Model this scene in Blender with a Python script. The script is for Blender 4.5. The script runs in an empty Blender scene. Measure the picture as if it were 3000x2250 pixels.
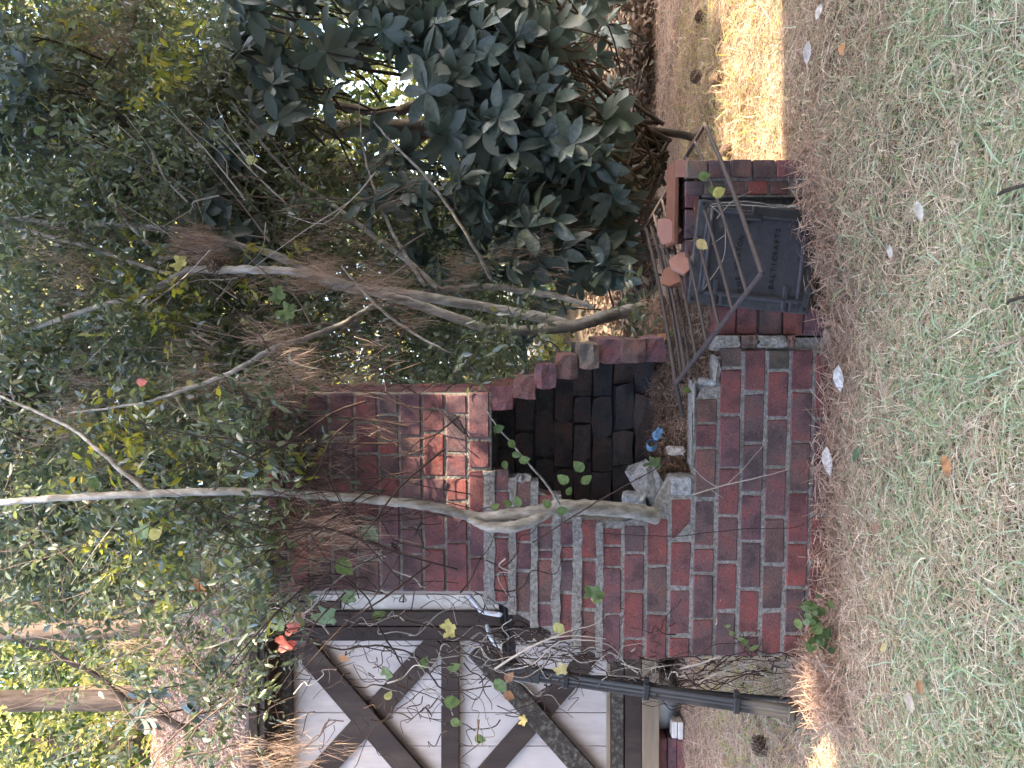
import bpy, bmesh, math, random
import numpy as np
from mathutils import Vector, Matrix, Quaternion
random.seed(7); rng = np.random.default_rng(7)
SC = bpy.context.scene
COL = SC.collection
# ------------------------------------------------------------------ camera, sky, sun
CAMZ, F, D0 = 1.38, 2254.0, 3.43
cd = bpy.data.cameras.new('camera'); cam = bpy.data.objects.new('camera', cd); COL.objects.link(cam)
cd.sensor_fit = 'HORIZONTAL'; cd.sensor_width = 36.0; cd.lens = 36.0*F/3000.0
cd.shift_x = -40/3000.0
cd.clip_start = .05; cd.clip_end = 500
cam.matrix_world = Matrix(((0,1,0,0),(0,0,-1,0),(-1,0,0,CAMZ),(0,0,0,1)))   # the phone was held sideways: up in the world is left in the picture
SC.camera = cam
SUN = Vector((.78,-.53,1.0)).normalized()          # towards the sun
el = math.asin(SUN.z); az = math.atan2(SUN.x, SUN.y)
w = bpy.data.worlds.new('World'); SC.world = w; w.use_nodes = True
nt = w.node_tree; bg = nt.nodes['Background']
sky = nt.nodes.new('ShaderNodeTexSky'); sky.sky_type = 'NISHITA'; sky.sun_disc = False
sky.sun_elevation = el; sky.sun_rotation = az; sky.air_density = 1.0; sky.dust_density = 4.0; sky.ozone_density = .6
nt.links.new(sky.outputs[0], bg.inputs[0]); bg.inputs[1].default_value = .15
sl = bpy.data.lights.new('sun', 'SUN'); sl.energy = 2.05; sl.angle = math.radians(.5); sl.color = (1.0,.82,.58)
so = bpy.data.objects.new('sun', sl); COL.objects.link(so)
so.rotation_mode = 'QUATERNION'; so.rotation_quaternion = SUN.to_track_quat('Z','Y'); so.location = SUN*30
SC.view_settings.view_transform = 'Standard'; SC.view_settings.look = 'None'
SC.view_settings.exposure = 3.5; SC.view_settings.gamma = 1.0; SC.view_settings.use_curve_mapping = False

# ------------------------------------------------------------------ helpers
def ray(ix, iy): return Vector(((1125-iy)/F, 1.0, (1540-ix)/F))
def P(ix, iy, d): r = ray(ix, iy); return Vector((r.x*d, d, CAMZ + r.z*d))
TH = math.atan(.085); CT, ST = math.cos(TH), math.sin(TH)
def L(ix, iy, yl=0.0):                     # a photograph point on a plane of the brickwork -> its local x, y, z
    r = ray(ix, iy); t = (yl + D0*CT)/(r.x*ST + CT)
    p = Vector((r.x*t, t - D0, CAMZ + r.z*t))
    return Vector((p.x*CT - p.y*ST, yl, p.z))
def toW(v): return Vector((v.x*CT + v.y*ST, D0 - v.x*ST + v.y*CT, v.z))
def sm(t): t = np.clip(t,0,1); return t*t*(3-2*t)
def hz(x, y):
    x = np.asarray(x, float); y = np.asarray(y, float)
    z = .17*sm((x-.15)/.9)*sm((y-2.5)/.95) + .012*np.sin(x*2.3+1)*np.sin(y*1.9) + .008*np.sin(x*7+y*5)
    return z + .9*sm((y-11)/16)
def npmesh(name, V, faces):
    """faces: list of (N,k) int arrays"""
    me = bpy.data.meshes.new(name)
    V = np.ascontiguousarray(V, dtype=np.float32)
    me.vertices.add(len(V)); me.vertices.foreach_set('co', V.ravel())
    li = np.concatenate([f.ravel() for f in faces]).astype(np.int32)
    tot = np.concatenate([np.full(len(f), f.shape[1], np.int32) for f in faces])
    st = np.concatenate([[0], np.cumsum(tot)[:-1]]).astype(np.int32)
    me.loops.add(len(li)); me.loops.foreach_set('vertex_index', li)
    me.polygons.add(len(tot)); me.polygons.foreach_set('loop_start', st); me.polygons.foreach_set('loop_total', tot)
    me.update(calc_edges=True); return me
def link(name, me, mat=None, parent=None, loc=None):
    o = bpy.data.objects.new(name, me); COL.objects.link(o)
    if mat is not None and me is not None and not len(me.materials): me.materials.append(mat)
    if parent is not None: o.parent = parent
    if loc is not None: o.location = loc
    return o
def tag(o, label=None, cat=None, group=None, kind=None):
    if label: o['label'] = label
    if cat: o['category'] = cat
    if group: o['group'] = group
    if kind: o['kind'] = kind
    return o
def empty(name, label, cat, loc=(0,0,0), rz=0.0, group=None):
    o = bpy.data.objects.new(name, None); COL.objects.link(o); o.location = loc; o.rotation_euler = (0,0,rz)
    o.empty_display_size = .1
    return tag(o, label, cat, group)
def bmobj(name, bm, mat, parent=None, smooth=False):
    me = bpy.data.meshes.new(name); bm.to_mesh(me); bm.free()
    if smooth: me.polygons.foreach_set('use_smooth', [True]*len(me.polygons))
    return link(name, me, mat, parent)
def bm_box(bm, c, s, rot=None, bev=0.0, seg=1):
    m = Matrix.Translation(c) @ (rot.to_4x4() if rot is not None else Matrix.Identity(4)) @ Matrix.Diagonal((s[0],s[1],s[2],1))
    r = bmesh.ops.create_cube(bm, size=1.0, matrix=m)
    if bev:
        es = set(e for v in r['verts'] for e in v.link_edges)
        bmesh.ops.bevel(bm, geom=list(es), offset=bev, segments=seg, affect='EDGES')
def box(name, c, s, mat, parent=None, rot=None, bev=0.0):
    bm = bmesh.new(); bm_box(bm, Vector(c), s, rot, bev); return bmobj(name, bm, mat, parent)
def tube_arrays(pts, rad, n=8, jit=0.0, cap=True):
    pts = np.array([list(p) for p in pts], float); k = len(pts)
    rad = np.full(k, rad) if np.isscalar(rad) else np.interp(np.linspace(0,1,k), np.linspace(0,1,len(rad)), rad)
    T = np.gradient(pts, axis=0); T /= np.linalg.norm(T,axis=1)[:,None]+1e-9
    ref = np.array([0,1,0.]) if abs(T[0][1])<.9 else np.array([1.,0,0])
    N = np.zeros_like(T); a = np.cross(T[0], ref); a/=np.linalg.norm(a)
    for i in range(k):
        a = a - T[i]*a.dot(T[i]); a/=np.linalg.norm(a)+1e-9; N[i]=a
    B = np.cross(T,N); th = np.linspace(0,2*np.pi,n,endpoint=False)
    r = rad[:,None]*(1+jit*rng.normal(size=(k,n)))
    V = pts[:,None,:] + r[...,None]*(np.cos(th)[None,:,None]*N[:,None,:]+np.sin(th)[None,:,None]*B[:,None,:])
    V = V.reshape(-1,3)
    i = np.arange(k-1)[:,None]*n; j = np.arange(n)[None,:]; j2=(j+1)%n
    Fq = np.stack([i+j,i+j2,i+n+j2,i+n+j],-1).reshape(-1,4)
    return V, Fq
def smooth_path(pts, sub=6, wob=0.0):
    """Catmull-Rom through the points"""
    p = [np.array(list(q),float) for q in pts]; p = [2*p[0]-p[1]]+p+[2*p[-1]-p[-2]]
    out=[]
    for i in range(1,len(p)-2):
        for s in range(sub):
            t=s/sub; a,b,c,d=p[i-1],p[i],p[i+1],p[i+2]
            out.append(.5*((2*b)+(c-a)*t+(2*a-5*b+4*c-d)*t*t+(3*b-a-3*c+d)*t**3))
    out.append(p[-2]); out=np.array(out)
    if wob: out[1:-1]+=rng.normal(size=out[1:-1].shape)*wob
    return out
class Tubes:
    def __init__(s): s.V=[]; s.F=[]; s.n=0
    def add(s, pts, rad, n=6, jit=0.0):
        V,Fq = tube_arrays(pts, rad, n, jit); s.V.append(V); s.F.append(Fq+s.n); s.n+=len(V); return s
    def make(s, name, mat, parent=None, smooth=True):
        me = npmesh(name, np.concatenate(s.V), [np.concatenate(s.F)])
        if smooth: me.polygons.foreach_set('use_smooth', [True]*len(me.polygons))
        return link(name, me, mat, parent)
def scatter(tv, tf, pos, X, Y, Z, S):
    """copies of a small template (tv verts, tf list of face arrays) with axes X,Y,Z (N,3), scale S (N,) or (N,3)"""
    N = len(pos); S = np.asarray(S, float)
    if S.ndim == 1: S = np.repeat(S[:,None],3,1)
    V = pos[:,None,:] + (tv[None,:,0]*S[:,0,None])[...,None]*X[:,None,:] + (tv[None,:,1]*S[:,1,None])[...,None]*Y[:,None,:] + (tv[None,:,2]*S[:,2,None])[...,None]*Z[:,None,:]
    off = (np.arange(N)*len(tv))[:,None,None]
    return V.reshape(-1,3), [(f[None]+off).reshape(-1,f.shape[1]) for f in tf]
def frames(d, up=None, roll=0.5):
    """axes from leaf directions d (N,3): X along, Z roughly up with random roll"""
    d = d/np.linalg.norm(d,axis=1)[:,None]; N=len(d)
    u = np.tile([0,0,1.],(N,1)) + rng.normal(size=(N,3))*roll
    Y = np.cross(u,d); Y/=np.linalg.norm(Y,axis=1)[:,None]+1e-9
    return d, Y, np.cross(d,Y)
def rdir(N): v = rng.normal(size=(N,3)); return v/np.linalg.norm(v,axis=1)[:,None]

# leaf templates: X along the midrib, Y across, Z normal
LEAF8v = np.array([[0,0,0],[.35,.2,.04],[.72,.15,.02],[1,0,-.1],[.72,-.15,.02],[.35,-.2,.04],[.36,0,-.02],[.72,0,-.04]])
LEAF8f = [np.array([[0,6,1],[7,3,2],[0,5,6],[7,4,3]]), np.array([[6,7,2,1],[6,5,4,7]])]
LEAF4v = np.array([[0,0,0],[.45,.24,.05],[1,0,-.08],[.45,-.24,.05]])
LEAF4f = [np.array([[0,2,1],[0,3,2]])]
MAG = np.array([[0,0,0],[.22,.1,.02],[.5,.16,.03],[.8,.125,0],[1,0,-.08],[.8,-.125,0],[.5,-.16,.03],[.22,-.1,.02],[.22,0,0],[.5,0,-.01],[.8,0,-.04]])
MAGf = [np.array([[0,8,1],[10,4,3],[0,7,8],[10,5,4]]), np.array([[8,9,2,1],[9,10,3,2],[8,7,6,9],[9,6,5,10]])]
def lobed(n=5):
    """grape-like leaf outline as a fan, about 1 across"""
    prof = []
    for k in range(28):
        a = math.pi*2*k/28; r = .42+.08*math.cos(5*(a))+ (.035 if k%2 else -.02)
        if abs(a-math.pi)<.3: r*=.55
        prof.append((.38+r*math.cos(a), r*math.sin(a), .05*math.cos(3*a)))
    v = np.array([(.38,0,-.03)]+prof); f=np.array([[0,1+k,1+(k+1)%28] for k in range(28)])
    return v,[f]
LOBv, LOBf = lobed()

# ------------------------------------------------------------------ materials
def newmat(name):
    m = bpy.data.materials.new(name); m.use_nodes=True; n=m.node_tree.nodes; l=m.node_tree.links
    b=n['Principled BSDF']; return m,n,l,b
def ramp(n, cols, interp='LINEAR'):
    r = n.new('ShaderNodeValToRGB'); cr=r.color_ramp; cr.interpolation=interp
    while len(cr.elements)<len(cols): cr.elements.new(.5)
    for i,c in enumerate(cols):
        cr.elements[i].position = c[0]; cr.elements[i].color=(*c[1],1)
    return r
def evenramp(n, cols, interp='LINEAR'):
    k=len(cols); return ramp(n, [(i/(k-1) if interp=='LINEAR' else i/k, c) for i,c in enumerate(cols)], interp)
def leafmat(name, cols, rough=.45, trans=.35, spec=.5, noise=0.0, tcol=None):
    m,n,l,b = newmat(name)
    g = n.new('ShaderNodeNewGeometry'); r = evenramp(n, cols); l.new(g.outputs['Random Per Island'], r.inputs[0])
    out = n['Material Output']; src = r.outputs[0]
    if noise:
        nz=n.new('ShaderNodeTexNoise'); nz.inputs['Scale'].default_value=60; mx=n.new('ShaderNodeMixRGB'); mx.blend_type='MULTIPLY'; mx.inputs[0].default_value=noise
        l.new(r.outputs[0],mx.inputs[1]); l.new(nz.outputs['Color'],mx.inputs[2]); l.new(g.outputs['Position'],nz.inputs['Vector']); src=mx.outputs[0]
    l.new(src, b.inputs['Base Color']); b.inputs['Roughness'].default_value=rough; b.inputs['Specular IOR Level'].default_value=spec
    if trans>0:
        t = n.new('ShaderNodeBsdfTranslucent'); mix=n.new('ShaderNodeMixShader'); mix.inputs[0].default_value=trans
        hs = n.new('ShaderNodeHueSaturation'); hs.inputs['Hue'].default_value=.485; hs.inputs['Saturation'].default_value=1.15; hs.inputs['Value'].default_value=2.2
        l.new(src,hs.inputs['Color']); l.new(hs.outputs[0],t.inputs[0])
        l.new(b.outputs[0],mix.inputs[1]); l.new(t.outputs[0],mix.inputs[2]); l.new(mix.outputs[0],out.inputs[0])
    return m
def noisemat(name, cols, scale=8, rough=.85, bump=.3, bscale=40, stretch=None, detail=6, coord='pos', spec=.3, metal=0.0):
    m,n,l,b = newmat(name)
    if coord=='pos': c=n.new('ShaderNodeNewGeometry').outputs['Position']
    else: c=n.new('ShaderNodeTexCoord').outputs['Object']
    mp=n.new('ShaderNodeMapping'); l.new(c,mp.inputs[0])
    if stretch: mp.inputs['Scale'].default_value=stretch
    nz=n.new('ShaderNodeTexNoise'); nz.inputs['Scale'].default_value=scale; nz.inputs['Detail'].default_value=detail; nz.inputs['Roughness'].default_value=.65
    l.new(mp.outputs[0],nz.inputs['Vector'])
    r=evenramp(n,cols); k=len(cols)
    for i,e in enumerate(r.color_ramp.elements): e.position=.28+.44*i/(k-1)
    l.new(nz.outputs[0],r.inputs[0]); l.new(r.outputs[0],b.inputs['Base Color'])
    b.inputs['Roughness'].default_value=rough; b.inputs['Specular IOR Level'].default_value=spec; b.inputs['Metallic'].default_value=metal
    if bump:
        n2=n.new('ShaderNodeTexNoise'); n2.inputs['Scale'].default_value=bscale; n2.inputs['Detail'].default_value=8; l.new(mp.outputs[0],n2.inputs['Vector'])
        bp=n.new('ShaderNodeBump'); bp.inputs['Strength'].default_value=bump; bp.inputs['Distance'].default_value=.01
        l.new(n2.outputs[0],bp.inputs['Height']); l.new(bp.outputs[0],b.inputs['Normal'])
    return m
def brickmat(name, cols, dark=.55, soot=0.0):
    m,n,l,b = newmat(name)
    oi=n.new('ShaderNodeObjectInfo'); r=evenramp(n,cols,'CONSTANT'); l.new(oi.outputs['Random'],r.inputs[0])
    pos=n.new('ShaderNodeNewGeometry').outputs['Position']
    add=n.new('ShaderNodeVectorMath'); add.operation='ADD'; l.new(pos,add.inputs[0]); 
    sc=n.new('ShaderNodeVectorMath'); sc.operation='SCALE'; sc.inputs[0].default_value=(17,31,23); l.new(oi.outputs['Random'],sc.inputs['Scale']); l.new(sc.outputs[0],add.inputs[1])
    nz=n.new('ShaderNodeTexNoise'); nz.inputs['Scale'].default_value=11; nz.inputs['Detail'].default_value=5; l.new(add.outputs[0],nz.inputs['Vector'])
    # patches where the firing changed the colour
    r2=ramp(n,[(.38,(.66,.70,.74)),(.47,(.95,.95,.95)),(.53,(1,1,1)),(.62,(1.28,1.0,.94))]); l.new(nz.outputs[0],r2.inputs[0])
    mx=n.new('ShaderNodeMixRGB'); mx.blend_type='MULTIPLY'; mx.inputs[0].default_value=1; l.new(r.outputs[0],mx.inputs[1]); l.new(r2.outputs[0],mx.inputs[2])
    n3=n.new('ShaderNodeTexNoise'); n3.inputs['Scale'].default_value=140; n3.inputs['Detail'].default_value=4; l.new(pos,n3.inputs['Vector'])
    r3=ramp(n,[(.28,(.4,.4,.4)),(.45,(.95,.95,.95)),(.62,(1.05,1.05,1.05)),(.74,(1.9,1.9,1.9))]); l.new(n3.outputs[0],r3.inputs[0])
    m2=n.new('ShaderNodeMixRGB'); m2.blend_type='MULTIPLY'; m2.inputs[0].default_value=.85; l.new(mx.outputs[0],m2.inputs[1]); l.new(r3.outputs[0],m2.inputs[2])
    # pale mortar smears and lichen
    n4=n.new('ShaderNodeTexNoise'); n4.inputs['Scale'].default_value=26; n4.inputs['Detail'].default_value=9; n4.inputs['Roughness'].default_value=.75; l.new(pos,n4.inputs['Vector'])
    r4=ramp(n,[(.60,(0,0,0)),(.72,(1,1,1))]); l.new(n4.outputs[0],r4.inputs[0])
    ml=n.new('ShaderNodeMath'); ml.operation='MULTIPLY'; ml.inputs[1].default_value=.5; l.new(r4.outputs[0],ml.inputs[0])
    m3=n.new('ShaderNodeMixRGB'); l.new(ml.outputs[0],m3.inputs[0]); l.new(m2.outputs[0],m3.inputs[1]); m3.inputs[2].default_value=(.17,.15,.14,1) if not soot else (.05,.045,.045,1)
    l.new(m3.outputs[0],b.inputs['Base Color']); b.inputs['Roughness'].default_value=.9; b.inputs['Specular IOR Level'].default_value=.25
    bp=n.new('ShaderNodeBump'); bp.inputs['Strength'].default_value=.55; bp.inputs['Distance'].default_value=.006; l.new(n4.outputs[0],bp.inputs['Height'])
    b2=n.new('ShaderNodeBump'); b2.inputs['Strength'].default_value=.4; b2.inputs['Distance'].default_value=.003; l.new(n3.outputs[0],b2.inputs['Height']); l.new(bp.outputs[0],b2.inputs['Normal']); l.new(b2.outputs[0],b.inputs['Normal'])
    return m
M={}
M['brick']=brickmat('weathered brick',[(.18,.078,.080),(.145,.084,.088),(.165,.076,.08),(.145,.092,.088),(.20,.082,.078),(.15,.082,.092),(.13,.086,.088),(.17,.079,.082),(.155,.084,.09),(.125,.084,.09)])
M['brick_soot']=brickmat('sooty brick',[(.075,.068,.070),(.10,.085,.088),(.065,.062,.07),(.10,.078,.075)],soot=1)
M['brick_pale']=brickmat('lichen dulled brick',[(.14,.10,.09),(.12,.10,.085),(.15,.09,.08),(.16,.13,.11)])
M['mortar']=noisemat('gritty mortar',[(.10,.095,.09),(.25,.24,.23),(.38,.37,.36)],scale=60,rough=.95,bump=.9,bscale=120)
M['mortar_old']=noisemat('brownish weathered mortar',[(.09,.08,.07),(.21,.19,.17),(.32,.30,.28)],scale=50,rough=.95,bump=.9,bscale=110)
M['mortar_soot']=noisemat('sooty mortar',[(.03,.03,.032),(.07,.068,.07)],scale=25,bump=.6)
M['concrete']=noisemat('broken concrete',[(.12,.13,.14),(.30,.31,.33),(.48,.49,.51)],scale=40,rough=.95,bump=.9,bscale=70)
M['terracotta']=noisemat('terracotta tile',[(.15,.065,.042),(.22,.095,.06)],scale=9,rough=.8,bump=.15)
M['terracotta_pale']=noisemat('pale broken terracotta',[(.34,.17,.13),(.42,.22,.17)],scale=9,rough=.85,bump=.2)
M['iron']=noisemat('cast iron',[(.030,.030,.040),(.055,.055,.070)],scale=30,rough=.55,bump=.25,bscale=160,spec=.5)
M['iron_edge']=noisemat('weathered iron frame',[(.035,.036,.044),(.10,.10,.105)],scale=30,rough=.75,bump=.3,bscale=120)
M['letter']=noisemat('dark lettering',[(.012,.012,.016),(.02,.02,.025)],scale=30,rough=.6,bump=0)
M['rod']=noisemat('rusty iron rod',[(.028,.023,.025),(.055,.041,.04),(.04,.031,.031)],scale=40,rough=.7,bump=.3,bscale=200)
M['timber']=noisemat('dark stained timber',[(.016,.011,.010),(.032,.022,.020),(.055,.042,.034)],scale=5,rough=.75,bump=.4,bscale=25,stretch=(1,1,.25))
M['timber_grey']=noisemat('mildewed dark timber',[(.018,.014,.012),(.04,.034,.03),(.15,.145,.12)],scale=22,rough=.85,bump=.4,bscale=60)
M['panel']=noisemat('off white siding',[(.28,.255,.25),(.39,.36,.36),(.42,.395,.395)],scale=4,rough=.7,bump=.12,bscale=30,stretch=(1,1,.3))
M['sill_wood']=noisemat('bare tan timber',[(.13,.10,.075),(.24,.19,.14)],scale=7,rough=.8,bump=.35,bscale=30,stretch=(.15,1,1))
M['white_trim']=noisemat('white painted trim',[(.40,.37,.36),(.62,.60,.58)],scale=6,rough=.6,bump=.1)
M['void']=noisemat('painted crawl space dark',[(.01,.009,.008),(.02,.017,.015)],scale=5,bump=0)  # near-black colour stands for the shade under the shed
M['roof']=noisemat('asphalt shingle',[(.05,.04,.038),(.10,.08,.072)],scale=20,rough=.95,bump=.5,bscale=60)
M['plastic_black']=noisemat('dull black plastic',[(.02,.021,.024),(.035,.036,.04)],scale=20,rough=.5,bump=.1)
M['plastic_grey']=noisemat('grey brown downspout plastic',[(.03,.03,.036),(.055,.054,.058)],scale=12,rough=.45,bump=.08,stretch=(1,1,.2),spec=.5)
M['plastic_white']=noisemat('white plastic',[(.6,.62,.68),(.75,.77,.8)],scale=12,rough=.4,bump=.05)
M['blue']=noisemat('pale blue plastic',[(.14,.30,.55),(.28,.48,.72)],scale=30,rough=.4,bump=.2)
M['bark_grey']=noisemat('smooth grey bark',[(.09,.08,.065),(.24,.22,.19),(.44,.42,.39)],scale=26,rough=.9,bump=.6,bscale=50,stretch=(1,1,.35))
M['bark_dark']=noisemat('dark bark',[(.03,.024,.018),(.07,.055,.042)],scale=14,rough=.95,bump=.6,bscale=40)
M['bark_pine']=noisemat('red brown pine bark',[(.035,.025,.02),(.09,.065,.05),(.16,.12,.095)],scale=7,rough=.95,bump=.9,bscale=18,stretch=(2.2,2.2,.4))
M['twig']=noisemat('thin brown twig',[(.07,.05,.04),(.16,.12,.10)],scale=20,rough=.9,bump=0)
M['twig_pale']=noisemat('bleached twig',[(.30,.26,.22),(.50,.46,.42)],scale=20,rough=.9,bump=0)
M['vine_dark']=noisemat('dark vine stem',[(.035,.022,.018),(.07,.045,.038)],scale=20,rough=.9,bump=0)
M['soil']=noisemat('soil under straw',[(.05,.036,.025),(.11,.08,.056),(.18,.13,.09)],scale=22,rough=.98,bump=.8,bscale=60)
M['grass_green']=leafmat('green grass blades',[(.14,.20,.08),(.22,.30,.15),(.38,.47,.32),(.18,.26,.11),(.46,.55,.42),(.30,.35,.18)],rough=.5,trans=.25)
M['grass_dry']=leafmat('dry grass thatch',[(.40,.32,.22),(.60,.50,.38),(.30,.23,.16),(.52,.44,.32),(.76,.68,.56),(.34,.31,.18),(.46,.34,.25)],rough=.8,trans=.2)
M['straw']=leafmat('pine straw needles',[(.30,.195,.14),(.42,.29,.21),(.21,.135,.10),(.50,.36,.27),(.35,.24,.18),(.60,.47,.37)],rough=.7,trans=.1)
M['straw_hang']=leafmat('hanging pine needles',[(.17,.12,.085),(.30,.21,.15),(.22,.145,.105),(.36,.27,.20)],rough=.6,trans=.15)
M['privet']=leafmat('small glossy leaves',[(.06,.085,.045),(.095,.12,.065),(.08,.105,.07),(.16,.19,.08),(.06,.085,.06),(.12,.14,.10),(.14,.14,.07)],rough=.27,trans=.3,spec=.7)
M['privet_y']=leafmat('yellowing small leaves',[(.17,.20,.04),(.27,.27,.06),(.20,.17,.05),(.12,.17,.04)],rough=.5,trans=.4)
M['magnolia']=leafmat('large leathery leaf',[(.05,.075,.058),(.07,.095,.075),(.09,.115,.095),(.06,.085,.066)],rough=.42,trans=.12,spec=.5)
M['magnolia_one']=None
M['far_leaf']=leafmat('sunlit distant leaves',[(.12,.15,.04),(.22,.23,.07),(.30,.28,.10),(.15,.17,.05),(.38,.32,.16)],rough=.55,trans=.4)
M['far_dark']=leafmat('distant evergreen leaves',[(.03,.05,.022),(.05,.08,.03),(.08,.11,.04)],rough=.5,trans=.25)
M['understory']=leafmat('dead leaf litter',[(.06,.04,.03),(.11,.075,.05),(.16,.11,.08),(.05,.045,.03)],rough=.85,trans=.1)
def onecol(name, cols, rough=.45, trans=.3):
    m,n,l,b=newmat(name); oi=n.new('ShaderNodeObjectInfo'); r=evenramp(n,cols); l.new(oi.outputs['Random'],r.inputs[0])
    nz=n.new('ShaderNodeTexNoise'); nz.inputs['Scale'].default_value=45; g=n.new('ShaderNodeNewGeometry'); l.new(g.outputs['Position'],nz.inputs['Vector'])
    r2=ramp(n,[(.35,(.7,.7,.7)),(.6,(1.1,1.1,1.1))]); l.new(nz.outputs[0],r2.inputs[0])
    mx=n.new('ShaderNodeMixRGB'); mx.blend_type='MULTIPLY'; mx.inputs[0].default_value=1; l.new(r.outputs[0],mx.inputs[1]); l.new(r2.outputs[0],mx.inputs[2])
    l.new(mx.outputs[0],b.inputs['Base Color']); b.inputs['Roughness'].default_value=rough
    t=n.new('ShaderNodeBsdfTranslucent'); hs=n.new('ShaderNodeHueSaturation'); hs.inputs['Value'].default_value=1.8; l.new(mx.outputs[0],hs.inputs['Color']); l.new(hs.outputs[0],t.inputs[0])
    mix=n.new('ShaderNodeMixShader'); mix.inputs[0].default_value=trans; l.new(b.outputs[0],mix.inputs[1]); l.new(t.outputs[0],mix.inputs[2]); l.new(mix.outputs[0],n['Material Output'].inputs[0])
    return m
M['mag_leaf']=onecol('large leathery single leaf',[(.05,.075,.058),(.07,.095,.075),(.10,.125,.105),(.06,.085,.066)],.42,.12)
M['vine_green']=onecol('green vine leaf',[(.11,.17,.06),(.16,.23,.08),(.08,.14,.06)],.5,.35)
M['vine_yellow']=onecol('yellow vine leaf',[(.50,.45,.16),(.42,.44,.14),(.56,.44,.20)],.6,.3)
M['vine_red']=onecol('red sumac leaf',[(.55,.12,.09),(.62,.2,.14)],.5,.35)
M['dead_pale']=onecol('pale dry leaf',[(.55,.52,.50),(.42,.36,.33),(.62,.60,.58)],.8,.15)
M['dead_brown']=onecol('brown dry leaf',[(.28,.14,.07),(.38,.20,.10),(.22,.13,.09)],.8,.15)
M['cone']=noisemat('pine cone',[(.07,.05,.04),(.17,.12,.09)],scale=60,rough=.9,bump=.3)

# ------------------------------------------------------------------ ground
def build_ground():
    xs=np.concatenate([np.linspace(-60,-6,19)[:-1],np.linspace(-6,6,121),np.linspace(6,60,19)[1:]])
    ys=np.concatenate([np.linspace(-20,0,11)[:-1],np.linspace(0,12,121),np.linspace(12,120,40)[1:]])
    X,Y=np.meshgrid(xs,ys,indexing='ij'); Z=hz(X,Y)
    V=np.stack([X,Y,Z],-1).reshape(-1,3); ny=len(ys)
    i=np.arange(len(xs)-1)[:,None]*ny; j=np.arange(ny-1)[None]
    Fq=np.stack([i+j,i+ny+j,i+ny+j+1,i+j+1],-1).reshape(-1,4)
    me=npmesh('ground',V,[Fq]); me.polygons.foreach_set('use_smooth',[True]*len(me.polygons))
    tag(link('ground',me,M['soil']),'brown earth showing through lawn and pine straw',kind='structure')
build_ground()
def inside_block(x,y):     # where the brickwork stands
    lx=x*CT-(y-D0)*ST; ly=x*ST+(y-D0)*CT
    return (lx>-1.28)&(lx<1.0)&(ly>-.01)&(ly<.62)
def blades(N, area, lmin, lmax, wid, lie, bend, zoff=0.0, dens=None):
    x=rng.uniform(area[0],area[1],N); y=rng.uniform(area[2],area[3],N)
    k=~inside_block(x,y)
    if dens is not None: k&=rng.random(N)<dens(x,y)
    k&=(np.abs(x)<.56*y+.35)
    x,y=x[k],y[k]; n=len(x)
    a=rng.uniform(0,2*np.pi,n); e=np.clip(rng.normal(lie,.35,n),-.05,1.5)
    d=np.stack([np.cos(a)*np.cos(e),np.sin(a)*np.cos(e),np.sin(e)],1)
    ln=rng.uniform(lmin,lmax,n)
    s=np.stack([-np.sin(a),np.cos(a),np.zeros(n)],1); s=s+rng.normal(size=(n,3))*.4; s/=np.linalg.norm(s,axis=1)[:,None]
    b=np.stack([rng.normal(size=n)*bend,rng.normal(size=n)*bend,-np.abs(rng.normal(size=n))*bend*(.3+e)],1)*ln[:,None]
    p0=np.stack([x,y,hz(x,y)+zoff*rng.random(n)],1)
    w0=(wid*rng.uniform(.6,1.3,n))[:,None]*s
    p1=p0+d*ln[:,None]*.5+b*.15; p2=p0+d*ln[:,None]+b
    p1[:,2]=np.maximum(p1[:,2],hz(p1[:,0],p1[:,1])+.003); p2[:,2]=np.maximum(p2[:,2],hz(p2[:,0],p2[:,1])+.003)
    V=np.stack([p0-w0*.5,p0+w0*.5,p1-w0*.5,p1+w0*.5,p2],1).reshape(-1,3)
    o=(np.arange(n)*5)[:,None]
    return V,[np.array([[0,1,3,2]])+o, np.array([[2,3,4]])+o]
lawn_f=lambda x,y: np.clip(1.25-sm((y-2.2)/1.2)*1.1,0,1)
V,Fs=blades(90000,(-2.6,2.6,1.75,5.4),.05,.14,.005,.42,.7,dens=lambda x,y: np.where(y<3.9,lawn_f(x,y)*(.35+.65*(np.sin(x*5+y*3)+np.sin(y*7-x*2)>-.3)),.10))
tag(link('grass',npmesh('grass',V,Fs),M['grass_green']),'pale green lawn grass in front of the brickwork','grass',kind='stuff')
V,Fs=blades(170000,(-2.8,2.8,1.75,5.8),.035,.095,.0031,.22,.9,zoff=.02,dens=lambda x,y: np.where(y<3.9,1.0-.35*sm((y-2.8)/.8),.10))
tag(link('dry_grass',npmesh('dry_grass',V,Fs),M['grass_dry']),'dry tan curling grass thatch across the lawn','dry grass',kind='stuff')
def dstraw(x,y): return np.where(y<2.8,.10,np.where(y<3.15,.5,1.0))*np.clip(1.35-y*.08,.3,1)
V,Fs=blades(270000,(-4.6,4.6,2.0,9.5),.08,.18,.0028,.06,.3,zoff=.02,dens=dstraw)
tag(link('pine_straw',npmesh('pine_straw',V,Fs),M['straw']),'brown fallen pine needles covering the ground behind the lawn','pine straw',kind='stuff')
V,Fs=blades(7000,(-2.6,3.0,3.5,6.2),.08,.2,.0075,.45,.6,dens=lambda x,y: np.where((y>3.6)&(y<6),.8,0))
tag(link('yellow_grass',npmesh('yellow_grass',V,Fs),leafmat('sunlit yellow grass',[(.20,.24,.06),(.36,.34,.12),(.40,.30,.15),(.16,.2,.07)],trans=.3)),'taller yellow green grass tufts in the sunny strip','grass',kind='stuff')
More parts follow.
